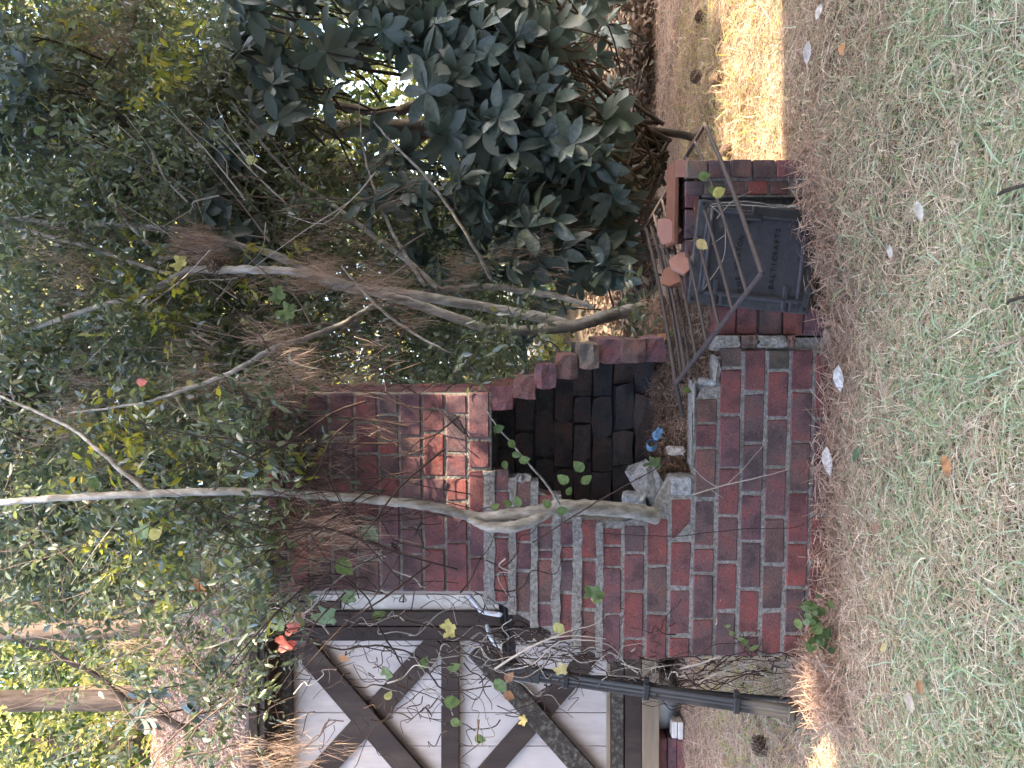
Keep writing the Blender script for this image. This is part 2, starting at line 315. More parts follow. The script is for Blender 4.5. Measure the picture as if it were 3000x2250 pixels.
# dark litter at the foot of the shrubs
n=34000; x=rng.uniform(-5,6,n); y=rng.uniform(7.6,13,n); x[:9000]=rng.uniform(.2,4,9000); y[:9000]=rng.uniform(7.0,8.6,9000); d=rdir(n); d[:,2]*=.35
X_,Y_,Z_=frames(d,roll=.6); V,Fs=scatter(LEAF4v,LEAF4f,np.stack([x,y,hz(x,y)+rng.random(n)**2*.22],1),X_,Y_,Z_,rng.uniform(.07,.15,n))
tag(link('leaf_litter',npmesh('leaf_litter',V,Fs),M['understory']),'brown leaf litter under the shrubs','leaf litter',kind='stuff')

# ------------------------------------------------------------------ the brick fireplace
FP=empty('outdoor_fireplace','ruined red brick outdoor fireplace with broken open firebox and chimney stack','outdoor fireplace',(0,D0,0),-TH)
def brick_variant(seed):
    r=random.Random(seed); bm=bmesh.new(); bmesh.ops.create_cube(bm,size=1.0)
    for v in bm.verts: v.co+=Vector([r.uniform(-.018,.018) for _ in range(3)])
    bmesh.ops.bevel(bm,geom=list(bm.edges),offset=.035+.02*r.random(),segments=1,affect='EDGES')
    for v in bm.verts: v.co+=Vector([r.uniform(-.008,.008) for _ in range(3)])
    me=bpy.data.meshes.new('brick'); bm.to_mesh(me); bm.free(); return me
BV={}
for key in ('brick','brick_soot','brick_pale','concrete','terracotta'):
    BV[key]=[brick_variant(i) for i in range(6)]
    for me in BV[key]: me.materials.append(M[key])
def brick(parent,c,s,mat='brick',rot=(0,0,0)):
    o=bpy.data.objects.new('brick',random.choice(BV[mat])); COL.objects.link(o); o.parent=parent
    fx,fy,fz=[random.choice((-1,1)) for _ in range(3)]
    o.location=c; o.scale=(s[0],s[1],s[2]); o.rotation_euler=(rot[0]+random.gauss(0,.006),rot[1]+random.gauss(0,.006),rot[2]+random.gauss(0,.008)+(math.pi if fx<0 else 0))
    return o
def course(z0,z1,joints,iref,depth=.095,front=0.0,gap=.011,mat='brick',mats=None):
    """joints: photo y of the brick ends, from the right end of the wall to the left"""
    xs=[L(iref,j).x for j in joints]
    for k in range(len(xs)-1):
        a,b=xs[k+1]+gap/2,xs[k]-gap/2
        m=mat if not mats else mats.get(k,mat)
        brick(FP,(.5*(a+b),front+depth/2+random.uniform(-.003,.004),.5*(z0+z1)),(b-a,depth,z1-z0),m)
def zV(v,iy=1500): return L(v,iy).z
# base, ten centimetre courses
zt=lambda k: .937-.1056*k
base={0:[1538,1620,1733,1871,1937],1:[1513,1658,1799,1934],2:[1395,1455,1586,1726,1866,1930],3:[1166,1241,1314,1462,1606,1681,1814,1926],
 4:[1015,1080,1218,1370,1511,1649,1792,1925],5:[1022,1150,1301,1446,1586,1726,1862,1927],6:[1022,1085,1225,1372,1516,1654,1789,1925],7:[1022,1146,1296,1441,1590,1722,1859,1926],8:[1030,1225,1372,1510,1650,1790,1922]}
for k,j in base.items():
    mats={}
    if k==4: mats={0:'brick_pale'}
    if k==6: mats={0:'brick_pale'}
    if k==3: mats={0:'brick_pale'}
    if k==2: mats={0:'concrete'}
    course(zt(k)-.0955,zt(k)-.005,j,1540+(1.38-zt(k)+.05)*657,gap=.013,mats=mats)
# shoulder courses with thick mortar between
sh=[(1765,1820,[1545,1600,1662,1801,1940]),(1702,1747,[1523,1640,1790,1908]),(1640,1679,[1530,1600,1640,1735,1880]),(1574,1619,[1447,1540,1613,1640,1768,1840]),
    (1510,1556,[1407,1500,1590,1670,1800]),(1447,1492,[1375,1440,1545,1575,1685,1765])]
for a,b,j in sh: course(zV(b,1640),zV(a,1640),j,(a+b)/2,gap=.009)
# chimney
cj=[1437,1371,1305,1238,1172,1111,1042,968,903,838,780]
jit=[[1150,1290,1375,1515,1632,1738],[1155,1215,1330,1400,1470,1590,1736],[1152,1200,1268,1400,1480,1605,1736],[1150,1280,1335,1400,1465,1548,1625,1736],
     [1153,1215,1292,1334,1398,1460,1600,1736],[1152,1240,1329,1440,1520,1640,1736],[1150,1285,1400,1470,1605,1736],[1154,1210,1330,1420,1560,1640,1736],[1150,1270,1400,1530,1736],[1152,1230,1360,1490,1620,1740]]
for k in range(10):
    a,b=cj[k+1],cj[k]; course(zV(b,1450)+.006,zV(a,1450)-.006,jit[k],(a+b)/2,gap=.012,depth=.1)
# chimney right and left flanks
xr=L(1200,1151).x; xl=L(1200,1738).x
for k in range(10):
    z0,z1=zV(cj[k],1450)+.006,zV(cj[k+1],1450)-.006
    for (xx,sg) in ((xr,-1),(xl,1)):
        y=.105
        for ln in ((.20,.19) if k%2 else (.1,.2,.09)):
            brick(FP,(xx+sg*.05,y+ln/2,.5*(z0+z1)),(.1,ln-.01,z1-z0)); y+=ln
# cores of mortar behind the faces
def prism(name,prof,y0,y1,mat,parent=FP,jag=0):
    """a slab with the outline prof [(x,z)] between two depths"""
    bm=bmesh.new(); a=[bm.verts.new((x,y0,z)) for x,z in prof]; b=[bm.verts.new((x,y1,z)) for x,z in prof]
    bm.faces.new(a); bm.faces.new(b[::-1]); n=len(prof)
    for i in range(n): bm.faces.new((a[i],b[i],b[(i+1)%n],a[(i+1)%n]))
    bmesh.ops.recalc_face_normals(bm,faces=bm.faces[:]); return bmobj(name,bm,mat,parent)
def lx(ix,iy): p=L(ix,iy); return (p.x,p.z)
prism('mortar_core',[(xr-.006,zV(1440,1450)),(xr-.006,zV(784,1450)),(xl+.006,zV(784,1450)),(xl+.006,zV(1440,1450))],.007,.47,M['mortar_old'])
# stepped mortar backing of the left shoulder, just proud of the bricks between courses
def bed(v0,v1,r,l,proud=-.004):
    pts=[]; n=14
    for i in range(n+1):
        iy=r+(l-r)*i/n; pts.append((L(v0,iy).x, zV(v0+random.uniform(-3,3),1640)))
    for i in range(n,-1,-1):
        iy=r+(l-r)*i/n; pts.append((L(v1,iy).x, zV(v1+random.uniform(-3,3),1640)))
    return prism('mortar_bed',pts,proud,.09,M['mortar'])
bed(1417,1449,1380,1772); bed(1490,1512,1400,1800); bed(1554,1576,1410,1838); bed(1617,1642,1450,1868); bed(1677,1704,1515,1902); bed(1745,1767,1530,1925); bed(1818,1830,1535,1935,.002)
prism('mortar_core',[lx(1447,1380),lx(1520,1410),lx(1600,1450),lx(1700,1520),lx(1830,1530),lx(1896,1510),lx(1960,1400),(L(1960,1396).x,zt(2)-.012),(L(2030,1396).x,zt(3)-.002),(L(2030,1166).x,zt(3)-.002),(L(2035,1136).x,zt(3)-.03),(L(2040,1130).x,zt(4)-.004),(L(2100,1030).x,zt(4)-.01),(L(2400,1026).x,-.05),(L(2400,1918).x,-.05),(L(1830,1930).x,zt(0)-.01),lx(1760,1925),lx(1690,1890),lx(1620,1855),lx(1560,1825),lx(1500,1790),lx(1447,1760)],.005,.09,M['mortar'])
# left wall of the firebox and its filling behind the shoulder
prism('mortar_core',[lx(1447,1500),lx(1700,1560),(L(1830,1560).x,.5),(L(1830,1930).x,.0),(L(1830,1925).x,zt(0)-.02),lx(1690,1880),lx(1500,1780),lx(1447,1740)],.092,.60,M['mortar'])
# caps: thick mortar along the broken top of the low front wall
def lump(name,c,s,mat,parent=None,seed=0,sub=2,rough=.18,rot=(0,0,0)):
    r=random.Random(seed); bm=bmesh.new(); bmesh.ops.create_cube(bm,size=1.0)
    bmesh.ops.subdivide_edges(bm,edges=list(bm.edges),cuts=sub,use_grid_fill=True)
    for v in bm.verts:
        l=v.co.length; v.co*=(1-.28*max(0,(l-.6))); v.co+=Vector([r.uniform(-rough,rough)*.5 for _ in range(3)])
    for v in bm.verts: v.co=Vector((v.co.x*s[0],v.co.y*s[1],v.co.z*s[2]))
    o=bmobj(name,bm,mat,parent); o.location=c; o.rotation_euler=rot; return o
p=L(2036,1245); lump('mortar_cap',(p.x,.05,zt(3)+.006),(L(2036,1135).x-L(2036,1392).x,.10,.018),M['mortar'],FP,3,3,.12)
p=L(2075,1140); lump('mortar_cap',(p.x,.06,zt(4)+.045),(.085,.10,.085),M['concrete'],FP,4,3,.2)
p=L(2080,1098); lump('mortar_cap',(p.x+.015,.05,zt(4)+.012),(.13,.1,.03),M['mortar'],FP,5,3,.2)
p=L(1925,1487); lump('concrete_chunk',(p.x,.05,zt(1)+.052),(.105,.1,.10),M['concrete'],FP,6,3,.12)
p=L(1905,1430,.06); lump('concrete_chunk',(p.x,.10,p.z),(.22,.13,.105),M['concrete'],FP,7,2,.16,rot=(.2,-.55,0))
p=L(1490,1425); lump('concrete_chunk',(p.x,.05,zV(1530,1450)),(.09,.09,.075),M['concrete'],FP,8,3,.2)
p=L(1580,1475); lump('broken_mortar',(p.x,.05,p.z),(.08,.09,.07),M['brick_pale'],FP,9,3,.2)
# mortar along the corner beside the low pillar
pa=L(2090,1000); pb=L(2330,1000)
for k,(v0,v1) in enumerate(((2093,2165),(2168,2213),(2218,2300),(2304,2325))):
    z0,z1=zV(v1,1000),zV(v0,1000); lump('mortar_smear',(pa.x,.012,.5*(z0+z1)),(.052,.075,z1-z0),M['brick_pale'] if k%2 else M['mortar'],FP,20+k,3,.12)
prism('mortar_core',[(L(2095,1028).x,zV(2095,1000)),(L(2095,990).x,zV(2095,1000)),(L(2400,990).x,-.03),(L(2400,1028).x,-.03)],.02,.2,M['mortar'])
# firebox: right wall, stepping out downwards with its broken ends showing
cols=[1439,1504,1569,1631,1694,1752,1821,1888,1950]
tops=[1128,1106,1074,1039,1010,990,992,992]
for k in range(8):
    z1,z0=zV(cols[k],1100)-.005,zV(cols[k+1],1100)+.003
    xe=L(cols[k],tops[k]).x; wd=.1
    lump('brick',(xe-wd/2+random.uniform(-.006,.006),.105+random.uniform(-.02,.01),.5*(z0+z1)),(wd+.012,.21,z1-z0+.012),M['brick_pale'] if k in (3,4,6) else M['brick'],FP,50+k,2,.08,rot=(random.uniform(-.05,.05),random.uniform(-.06,.05),random.uniform(-.1,.05)))
    brick(FP,(xe-wd/2-.004,.33,.5*(z0+z1)),(wd,.2,z1-z0),'brick_soot',rot=(0,0,.02))
    brick(FP,(xe-wd/2-.006,.52,.5*(z0+z1)),(wd,.16,z1-z0),'brick_soot')
# sooty back wall of the firebox
BY=.30
bj=[[0,150,290,430],[-20,120,215,355],[0,90,230,380],[-30,160,300,430],[0,108,190,300,430],[-20,130,250,350,440],[0,90,225,330,450],[-30,120,240,380,470],[0,130,270,420]]
for k in range(8):
    z1,z0=zV(cols[k],1250)-.006,zV(cols[k+1],1250)+.004
    e=tops[k]+45
    js=[e]+[e+v for v in bj[k][1:]]+[1600]
    xs=[L(cols[k],j,BY).x for j in js]; xs[0]=L(cols[k],tops[k]).x-.07
    st=.035*k/8
    for q in range(len(xs)-1):
        if xs[q]-xs[q+1]<.03: continue
        lump('brick',(.5*(xs[q]+xs[q+1]),BY+.12-st+random.uniform(-.02,.012),.5*(z0+z1)),(xs[q]-xs[q+1]+.004,.1,z1-z0+.008),M['brick_soot'],FP,900+k*10+q,1,.13,rot=(random.uniform(-.06,.06),random.uniform(-.03,.03),random.uniform(-.05,.05)))
prism('mortar_core',[(L(1439,1140).x-.04,zV(1436)),(L(1600,1040).x-.05,zV(1650)),(L(1800,1000).x-.05,zV(1800)),(L(1900,1000).x-.05,0),(L(1900,1600).x,0),(L(1439,1600).x,zV(1436))],BY+.085,.60,M['mortar_soot'])
# throat: underside of the chimney front is brick, closed behind with soot
prism('throat',[(xr-.01,zV(1438)),(xl+.01,zV(1438)),(xl+.01,zV(1452)),(xr-.01,zV(1452))],.1,.5,M['mortar_soot'])
# platform of the ash pit with the iron door
zp=.615
def fcourse(v0,v1,js,front,depth,mats='brick'):
    for k in range(len(js)-1):
        a,b=L(v0,js[k+1],front).x+.005,L(v0,js[k],front).x-.005
        iy=.5*(js[k]+js[k+1]); brick(FP,(.5*(a+b),front+depth/2,.5*(L(v0,iy,front).z+L(v1,iy,front).z)),(b-a,depth,L(v0,iy,front).z-L(v1,iy,front).z),mats)
yf=.03
for v0,v1 in ((2095,2156),(2160,2219),(2224,2290),(2295,2353),(2357,2420)): fcourse(v0,v1,[894,984],yf-.02,.19)
for v0,v1,m in ((2012,2073,'brick_pale'),(2077,2140,'brick'),(2145,2201,'brick'),(2208,2269,'brick'),(2277,2330,'brick'),(2334,2390,'brick')): fcourse(v0,v1,[464,523],yf,.19,m)
for v0,v1,m in ((2008,2060,'brick'),(2064,2125,'brick_pale'),(2129,2185,'brick'),(2190,2250,'brick'),(2256,2310,'brick')): fcourse(v0,v1,[526,574],yf+.012,.19,m)
fcourse(2008,2050,[528,610,700,790,880],yf+.03,.1)
# side and back of the pit
xpr=L(2200,464,yf).x
for k in range(6):
    z1=zp-.03-.1*k
    for q in range(2):
        brick(FP,(xpr-.05,yf+.31+.0+q*.2-(.1 if k%2 else 0)+.0,z1-.05),(.1,.19,.09))
prism('mortar_core',[(L(2090,985).x,zp-.1),(L(2090,700).x,zp-.03),(xpr-.012,zp-.03),(xpr-.012,-.05),(L(2090,985).x,-.05)],yf+.115,yf+.58,M['mortar'])
prism('mortar_core',[(L(2090,984).x,zp-.12),(L(2090,897).x,zp-.12),(L(2090,897).x,-.03),(L(2090,984).x,-.03)],yf,.2,M['mortar'])
prism('mortar_core',[(L(2090,572).x,zp-.02),(xpr-.008,zp-.02),(xpr-.008,-.03),(L(2090,572).x,-.03)],yf+.02,.2,M['mortar'])
# rubble and straw heap on the hearth
def heap():
    nx,ny=60,22; x0,x1=L(2000,1500).x,L(2000,700).x; V=[]
    for i in range(nx+1):
        for j in range(ny+1):
            u=i/nx; v=j/ny; x=x0+(x1-x0)*u; y=.085+v*.47
            zf=.50 if x>L(2100,1130).x else .56
            if x<L(2030,1400).x: zf=.68
            z=zf+(.735-zf)*min(1,v*1.9)**.7 + .02*math.sin(x*23+y*9)+.018*math.sin(y*31+x*11)
            if x>L(2000,860).x: z=min(z,.60+.02*math.sin(x*20))
            V.append((x,y,z))
    V=np.array(V); i=np.arange(nx)[:,None]*(ny+1); j=np.arange(ny)[None]
    Fq=np.stack([i+j,i+ny+1+j,i+ny+2+j,i+j+1],-1).reshape(-1,4)
    me=npmesh('rubble_bed',V,[Fq]); o=link('rubble_bed',me,M['soil'],FP)
    # needles on it
    N=7000; q=rng.integers(0,len(Fq),N); c=V[Fq[q]].mean(1)+rng.normal(size=(N,3))*.012
    c[:,1]-=rng.random(N)*.03
    d=rdir(N); d[:,2]*=.35; d[:,1]*=.8; X_,Y_,Z_=frames(d,roll=.3)
    tv=np.array([[-.5,-.5,0],[-.5,.5,0],[0,-.5,.08],[0,.5,.08],[.5,0,0]]); tf=[np.array([[0,1,3,2]]),np.array([[2,3,4]])]
    S=np.stack([rng.uniform(.05,.13,N),np.full(N,.0026),rng.uniform(.05,.13,N)],1)
    V2,F2=scatter(tv,tf,c+np.array([0,0,.012]),X_,Y_,Z_,S)
    o2=link('straw_heap',npmesh('straw_heap',V2,F2),M['straw'],FP); o2['kind']='stuff'
heap()
# the iron ash door
tl,tr,bl=L(2012,886,yf-.02),L(2048,584,yf-.02),L(2371,869,yf-.02)
ux=(tr-tl); W=ux.length; ux.normalize(); uz=Vector((-ux.z,0,ux.x)); H=(tl-bl).dot(uz)
DR=Matrix(((ux.x,0,uz.x),(0,1,0),(ux.z,0,uz.z)))
def dpt(u,v,y=0): return tl+ux*u-uz*v+Vector((0,y,0))    # u to the right, v downwards
fr=bpy.data.objects.new('ash_door',None); COL.objects.link(fr); fr.parent=FP
fw=.045
bm=bmesh.new()
bm_box(bm,dpt(W/2,fw/2,0),(W,.028,fw),DR,.004); bm_box(bm,dpt(W/2,H-fw/2,0),(W,.028,fw),DR,.004)
bm_box(bm,dpt(fw*.6,H/2,0),(fw*1.2,.028,H-2*fw+.004),DR,.004); bm_box(bm,dpt(W-fw/2,H/2,0),(fw,.028,H-2*fw+.004),DR,.004)
bmobj('door_frame',bm,M['iron_edge'],fr)
bm=bmesh.new(); bm_box(bm,dpt(W/2+.008,H/2,-.016),(W-.085,.022,H-.075),DR,.005)
bmobj('door_plate',bm,M['iron'],fr)
# raised beads at the top, bottom and right of the plate
tb=Tubes()
for a,b in (((.06,.062),(W-.035,.058)),((.06,H-.062),(W-.03,H-.062)),((W-.04,.06),(W-.04,H-.07)),((.05,.06),(.05,H-.06))):
    tb.add([dpt(*a,-.030),dpt((a[0]+b[0])/2,(a[1]+b[1])/2,-.032),dpt(*b,-.030)],.011,8)
tb.make('raised_bead',M['iron'],fr)
for v in (.11,H-.12):
    bm=bmesh.new(); bm_box(bm,dpt(.030,v,-.03),(.05,.022,.020),DR,.004); bm_box(bm,dpt(.030,v+.03,-.03),(.05,.022,.018),DR,.004); bm_box(bm,dpt(.075,v+.002,-.03),(.075,.016,.022),DR,.004)
    bmobj('hinge',bm,M['iron'],fr)
bm=bmesh.new()
for a in ((.018,.018),(.02,H-.02),(W-.02,.02)): 
    bmesh.ops.create_cone(bm,cap_ends=True,segments=10,radius1=.007,radius2=.006,depth=.006,matrix=Matrix.Translation(dpt(*a,-.017))@Matrix.Rotation(math.pi/2,4,'X'))
bmobj('bolt_head',bm,M['letter'],fr)
bm=bmesh.new(); bm_box(bm,dpt(W-.06,H*.42,-.045),(.03,.03,.10),DR,.008); bm_box(bm,dpt(W-.035,H*.62,-.04),(.05,.03,.22),DR,.008); bmobj('latch_handle',bm,M['plastic_black'],fr)
def text(s,u,v,size,mat,arc=0):
    def one(ch,uu,vv,ang):
        cu=bpy.data.curves.new('lettering','FONT'); cu.body=ch; cu.size=size; cu.extrude=.0015; cu.align_x='CENTER'; cu.align_y='CENTER'; cu.resolution_u=2; cu.offset=.0006
        cu.materials.append(mat); o=bpy.data.objects.new('lettering',cu); COL.objects.link(o)
        R=DR.to_4x4()@Matrix.Rotation(math.pi/2,4,'X')@Matrix.Rotation(ang,4,'Z')
        o.matrix_basis=Matrix.Translation(dpt(uu,vv,-.0285))@R; return o
    objs=[]
    n=len(s)
    for i,ch in enumerate(s):
        if ch==' ': continue
        t=(i-(n-1)/2); uu=u+t*size*.80; ang=-t*arc*size*.8; vv=v+.5*arc*(t*size*.8)**2
        objs.append(one(ch,uu,vv,ang))
    # one mesh for the whole line
    dg=bpy.context.evaluated_depsgraph_get(); bm=bmesh.new()
    for o in objs:
        me=bpy.data.meshes.new_from_object(o.evaluated_get(dg)); me.transform(o.matrix_basis); bm.from_mesh(me); bpy.data.meshes.remove(me)
    for o in objs:
        cu=o.data; bpy.data.objects.remove(o); bpy.data.curves.remove(cu)
    bmobj('lettering',bm,mat,fr)
bpy.context.view_layer.update()
text('THE WESTON CO',W*.50,H*.36,.031,M['letter'],arc=2.6)
text('BALTICRAFTS',W*.50,H*.66,.031,M['letter'])
# terracotta flue tile and pieces on top of the pit
ft=empty('flue_tile','square terracotta flue tile lying on its side along the top of the ash pit','flue tile',toW(L(1985,575,.2)),-TH)
a=L(1955,480,.16); b=L(1955,720,.16); ww=(a-b).x; hh=.088
bm=bmesh.new()
for c,s in (((0,0,hh/2),(ww,.2,.02)),((0,0,-hh/2),(ww,.2,.02)),((ww/2-.012,0,0),(.024,.2,hh-.02)),((0,.09,0),(ww-.03,.02,hh-.02))): bm_box(bm,Vector(c),s,None,.003)
bmobj('tile_body',bm,M['terracotta'],ft)
bm=bmesh.new(); bm_box(bm,Vector((ww/2-.04,-.101,0)),(.075,.004,hh+.015)); bmobj('tile_end',bm,M['terracotta_pale'],ft)
ft.location=toW(Vector(((a.x+b.x)/2,.16,.665)))
def shard(ix,iy,yl,s,mat,lab,rot,seed):
    r=random.Random(seed*7); bm=bmesh.new(); n=6; s=s*.85
    pr=[(math.cos(t*2*math.pi/n+r.uniform(-.3,.3))*.5*r.uniform(.8,1.15),math.sin(t*2*math.pi/n)*.5*r.uniform(.5,1.2)) for t in range(n)]
    va=[bm.verts.new((x*s,-.012,z*s)) for x,z in pr]; vb=[bm.verts.new((x*s,.012,z*s)) for x,z in pr]
    bm.faces.new(va); bm.faces.new(vb[::-1])
    for i in range(n): bm.faces.new((va[i],vb[i],vb[(i+1)%n],va[(i+1)%n]))
    bmesh.ops.recalc_face_normals(bm,faces=bm.faces[:]); bmesh.ops.bevel(bm,geom=list(bm.edges),offset=.002,segments=1,affect='EDGES')
    o=bmobj('tile_shard',bm,mat); o.location=toW(L(ix,iy,yl)); o.rotation_euler=rot; tag(o,lab,'tile fragment','broken terracotta pieces on the ash pit')
shard(1950,680,.12,.165,M['terracotta_pale'],'pale pink flat tile fragment behind the iron grate',(-.35,.2,-.2),1)
shard(1997,765,.07,.15,M['terracotta_pale'],'lower orange tile fragment leaning at the top left of the iron door',(-.3,.9,.1),2)
shard(1975,810,.16,.16,M['terracotta'],'dark terracotta tile fragment under straw left of the pale one',(-.7,.3,.2),3)
# ------------------------------------------------------------------ grate of iron rods
gs=1.03
GA,GB,GC,GD=[ray(*q)*d*gs+Vector((0,0,CAMZ)) for q,d in (((2065,363),3.5),((2232,801),2.5806),((1980,1122),3.0896),((1892,666),4.009))]
gr=empty('iron_grate','rusty iron rod grate lying tilted across the ash pit above the iron door','grate',tuple(GA))
def rod(name,pts,r=.0085):
    V,Fq=tube_arrays([p-GA for p in pts],r,8); me=npmesh(name,V,[Fq]); me.polygons.foreach_set('use_smooth',[True]*len(me.polygons)); return link(name,me,M['rod'],gr)
def warp(a,b,k=.0): return [a.lerp(b,t)+Vector((0,0,-k*math.sin(math.pi*t))) for t in np.linspace(0,1,7)]
rod('frame_rod',warp(GA,GD),.0095); rod('frame_rod',warp(GB,GC),.0095); rod('frame_rod',warp(GA,GB,.01),.0095); rod('frame_rod',warp(GD,GC,.01),.0095)
ta=[.15,.29,.43,.56,.70,.85]; tb_=[.15,.30,.45,.60,.73,.87]
for s,t in zip(ta,tb_): rod('grate_bar',warp(GA.lerp(GD,s),GB.lerp(GC,t),.01),.007)
for k,(dx,dz) in enumerate(((.0,-.035),(.02,-.018),(.05,-.05))):
    rod('grate_bar',[p+Vector((dx,-.02*k,dz)) for p in warp(GD,GC.lerp(P(2000,1220,3.42),.1*k),.02)],.007)
for q in (GA,GB,GC,GD):
    bm=bmesh.new(); bmesh.ops.create_icosphere(bm,subdivisions=2,radius=.0105,matrix=Matrix.Translation(q-GA)); bmobj('corner_weld',bm,M['rod'],gr,True)
rod('leg_rod',smooth_path([GC,P(1985,1150,3.2),P(1998,1215,3.42)],4) if False else [GC,GC.lerp(P(2000,1220,3.44),.5),P(2000,1220,3.44)],.0095)

# ------------------------------------------------------------------ little things on the hearth
bc=empty('blue_plastic_scrap','pale blue crumpled plastic cup lying on the straw in the firebox','plastic cup',toW(L(1915,1290,.14)))
bm=bmesh.new(); bmesh.ops.create_cone(bm,cap_ends=False,segments=14,radius1=.026,radius2=.02,depth=.045)
bmesh.ops.subdivide_edges(bm,edges=[e for e in bm.edges if abs(e.verts[0].co.z-e.verts[1].co.z)>.01],cuts=3)
for v in bm.verts: v.co.x*=1+.12*math.sin(v.co.z*260)
c1=bmobj('cup_body',bm,M['blue'],bc); c1.rotation_euler=(1.2,.9,.2); c1.location=(-.02,0,.01)
c2=lump('cup_foot',(.03,.0,-.02),(.05,.03,.035),M['blue'],bc,12,2,.3); c2.rotation_euler=(.2,.5,.3)
def whitebit(ix,iy,yl,s,lab,seed,cat='paper scrap'):
    o=lump('paper_scrap',toW(L(ix,iy,yl)),s,M['dead_pale'],None,seed,3,.35); tag(o,lab,cat)
whitebit(1980,1320,.06,(.035,.03,.07),'crumpled white scrap on the straw near the concrete chunk',31)
whitebit(1932,1030,.16,(.022,.02,.05),'small white scrap beside an orange leaf behind the grate',32)
def leafobj(name,loc,size,mat,label,cat,group=None,tmpl=(MAG,MAGf),d=None,up=None,parent=None):
    tv,tf=tmpl; me=npmesh(name,tv*size*np.array([1,1.15,1.2]),tf); me.polygons.foreach_set('use_smooth',[True]*len(me.polygons))
    o=link(name,me,mat,parent); o.location=loc
    d=d or Vector((random.gauss(0,1),random.gauss(0,1),random.gauss(0,.25))); q=d.to_track_quat('X','Z'); o.rotation_mode='QUATERNION'; o.rotation_quaternion=q@Quaternion((1,0,0),random.uniform(-.6,.6))
    return tag(o,label,cat,group) if label else o
def facing(roll,tilt=.5):   # a leaf seen face on, its tip pointing towards roll (radians, 0 = world right, pi/2 = up)
    q=Matrix(((math.cos(roll),-math.sin(roll),0),(0,0,-1),(math.sin(roll),math.cos(roll),0))).to_quaternion()
    return q@Quaternion((1,0,0),random.uniform(-tilt,tilt))@Quaternion((0,1,0),random.uniform(-tilt,tilt)*.5)

# ------------------------------------------------------------------ shed
SY=6.6
def S(ix,iy): return P(ix,iy,SY)
sd=empty('timber_shed','half timbered shed wall with off white panels and dark crossed boards','shed',(0,0,0))
zb=S(1928,0).z; xR=S(0,1600).x; xL_=-4.6
zt_top=S(812,0).z
# siding panels: boards between vertical grooves
n=0; x=xR
while x>xL_:
    wd=.287
    box('siding_panel',(x-wd/2,SY+.03,(zt_top+S(1780,0).z)/2),(wd-.006,.03,zt_top-S(1780,0).z),M['panel'],sd,bev=.002); x-=wd
box('inner_wall',((xR+xL_)/2,SY+.07,(zt_top+zb)/2),(xR-xL_-.02,.04,zt_top-zb-.02),M['timber'],sd)
box('side_wall',(xR-.02,SY+1.4,(zt_top+zb)/2),(.04,2.6,zt_top-zb),M['panel'],sd)
def tb2(ix0,ix1,iy0,iy1,mat,y=-.02,th=.045,name='timber_board',bev=.004):
    a=S(ix0,iy0); b=S(ix1,iy1); return box(name,((a.x+b.x)/2,SY+y,(a.z+b.z)/2),(abs(a.x-b.x),th,abs(a.z-b.z)),mat,sd,bev=bev)
tb2(896,1560,1742,1785,M['white_trim'],.006,.02,'corner_trim')
tb2(868,1700,1788,1829,M['timber'],-.02); tb2(862,1780,1832,1872,M['timber'],-.026)
tb2(812,861,1770,2900,M['timber_grey'],-.03,.06)
tb2(1294,1346,1875,2900,M['timber'],-.024)
tb2(1776,1788,1700,2900,M['sill_wood'],-.012,.03,'drip_strip')
tb2(1790,1825,1600,2900,M['timber_grey'],-.02,.06); tb2(1829,1877,1600,2900,M['timber'],-.012,.06)
tb2(1879,1929,1600,2900,M['sill_wood'],.0,.09,'sill_beam')
tb2(759,808,1560,2900,M['timber'],-.26,.04,'fascia_board'); tb2(800,815,1560,2900,M['timber'],-.12,.26,'soffit')
for iy in (1640,1700,1760): tb2(812,1000,iy,iy+22,M['timber'],.0,.05)
def diag(p0,p1,wpx,y,mat,name='crossed_board'):
    a,b=S(*p0),S(*p1); d=b-a; ln=d.length; ang=math.atan2(d.z,d.x); wd=wpx/F*SY
    box(name,((a.x+b.x)/2,SY+y,(a.z+b.z)/2),(ln,.04,wd),mat,sd,Matrix.Rotation(-ang,3,'Y'),.004)
# upper panel: crossing at (1072,2101)
diag((890,1885),(1272,2328),66,-.05,M['timber']); diag((1285,1878),(866,2340),66,-.005,M['timber'])
diag((1395,1895),(1765,2312),58,-.05,M['timber_grey']); diag((1760,1885),(1368,2330),58,-.005,M['timber'])
for x0 in (2345,): tb2(866,1780,x0,x0+60,M['timber'],-.035)
# underside: void, pier, tank, white block
box('crawl_space_dark',((xR+xL_)/2,SY+.95,zb/2-.02),(xR-xL_-.1,.05,zb+.02),M['void'],sd)  # upright dark sheet, painted stand-in for the shade below the floor
box('floor_deck',((xR+xL_)/2,SY+1.3,zb+.02),(xR-xL_-.2,2.3,.04),M['timber'],sd)
pa,pb=S(1982,2170),S(2060,2290)
pc=empty('brick_pier','short brick pier under the shed sill','brick pier',((pa.x+pb.x)/2,SY+.16,0))
for k in range(3):
    brick(pc,(0,0,.03+.082*k),(.34,.2,.075))
tn=bmesh.new(); bmesh.ops.create_cone(tn,cap_ends=True,segments=28,radius1=.2,radius2=.2,depth=.42)
bmesh.ops.bevel(tn,geom=[e for e in tn.edges if e.calc_face_angle(0)>1],offset=.03,segments=3,affect='EDGES')
o=bmobj('white_tank',tn,M['plastic_white'],smooth=True); a=S(1965,2105); o.location=(a.x,SY+.42,.17); o.rotation_euler=(math.pi/2,0,0)
tag(o,'white rounded container stored in the dark under the shed','container')
bm=bmesh.new(); bm_box(bm,Vector((0,0,0)),(.15,.12,.045),None,.006); bm_box(bm,Vector((.005,.002,.052)),(.14,.12,.05),None,.006)
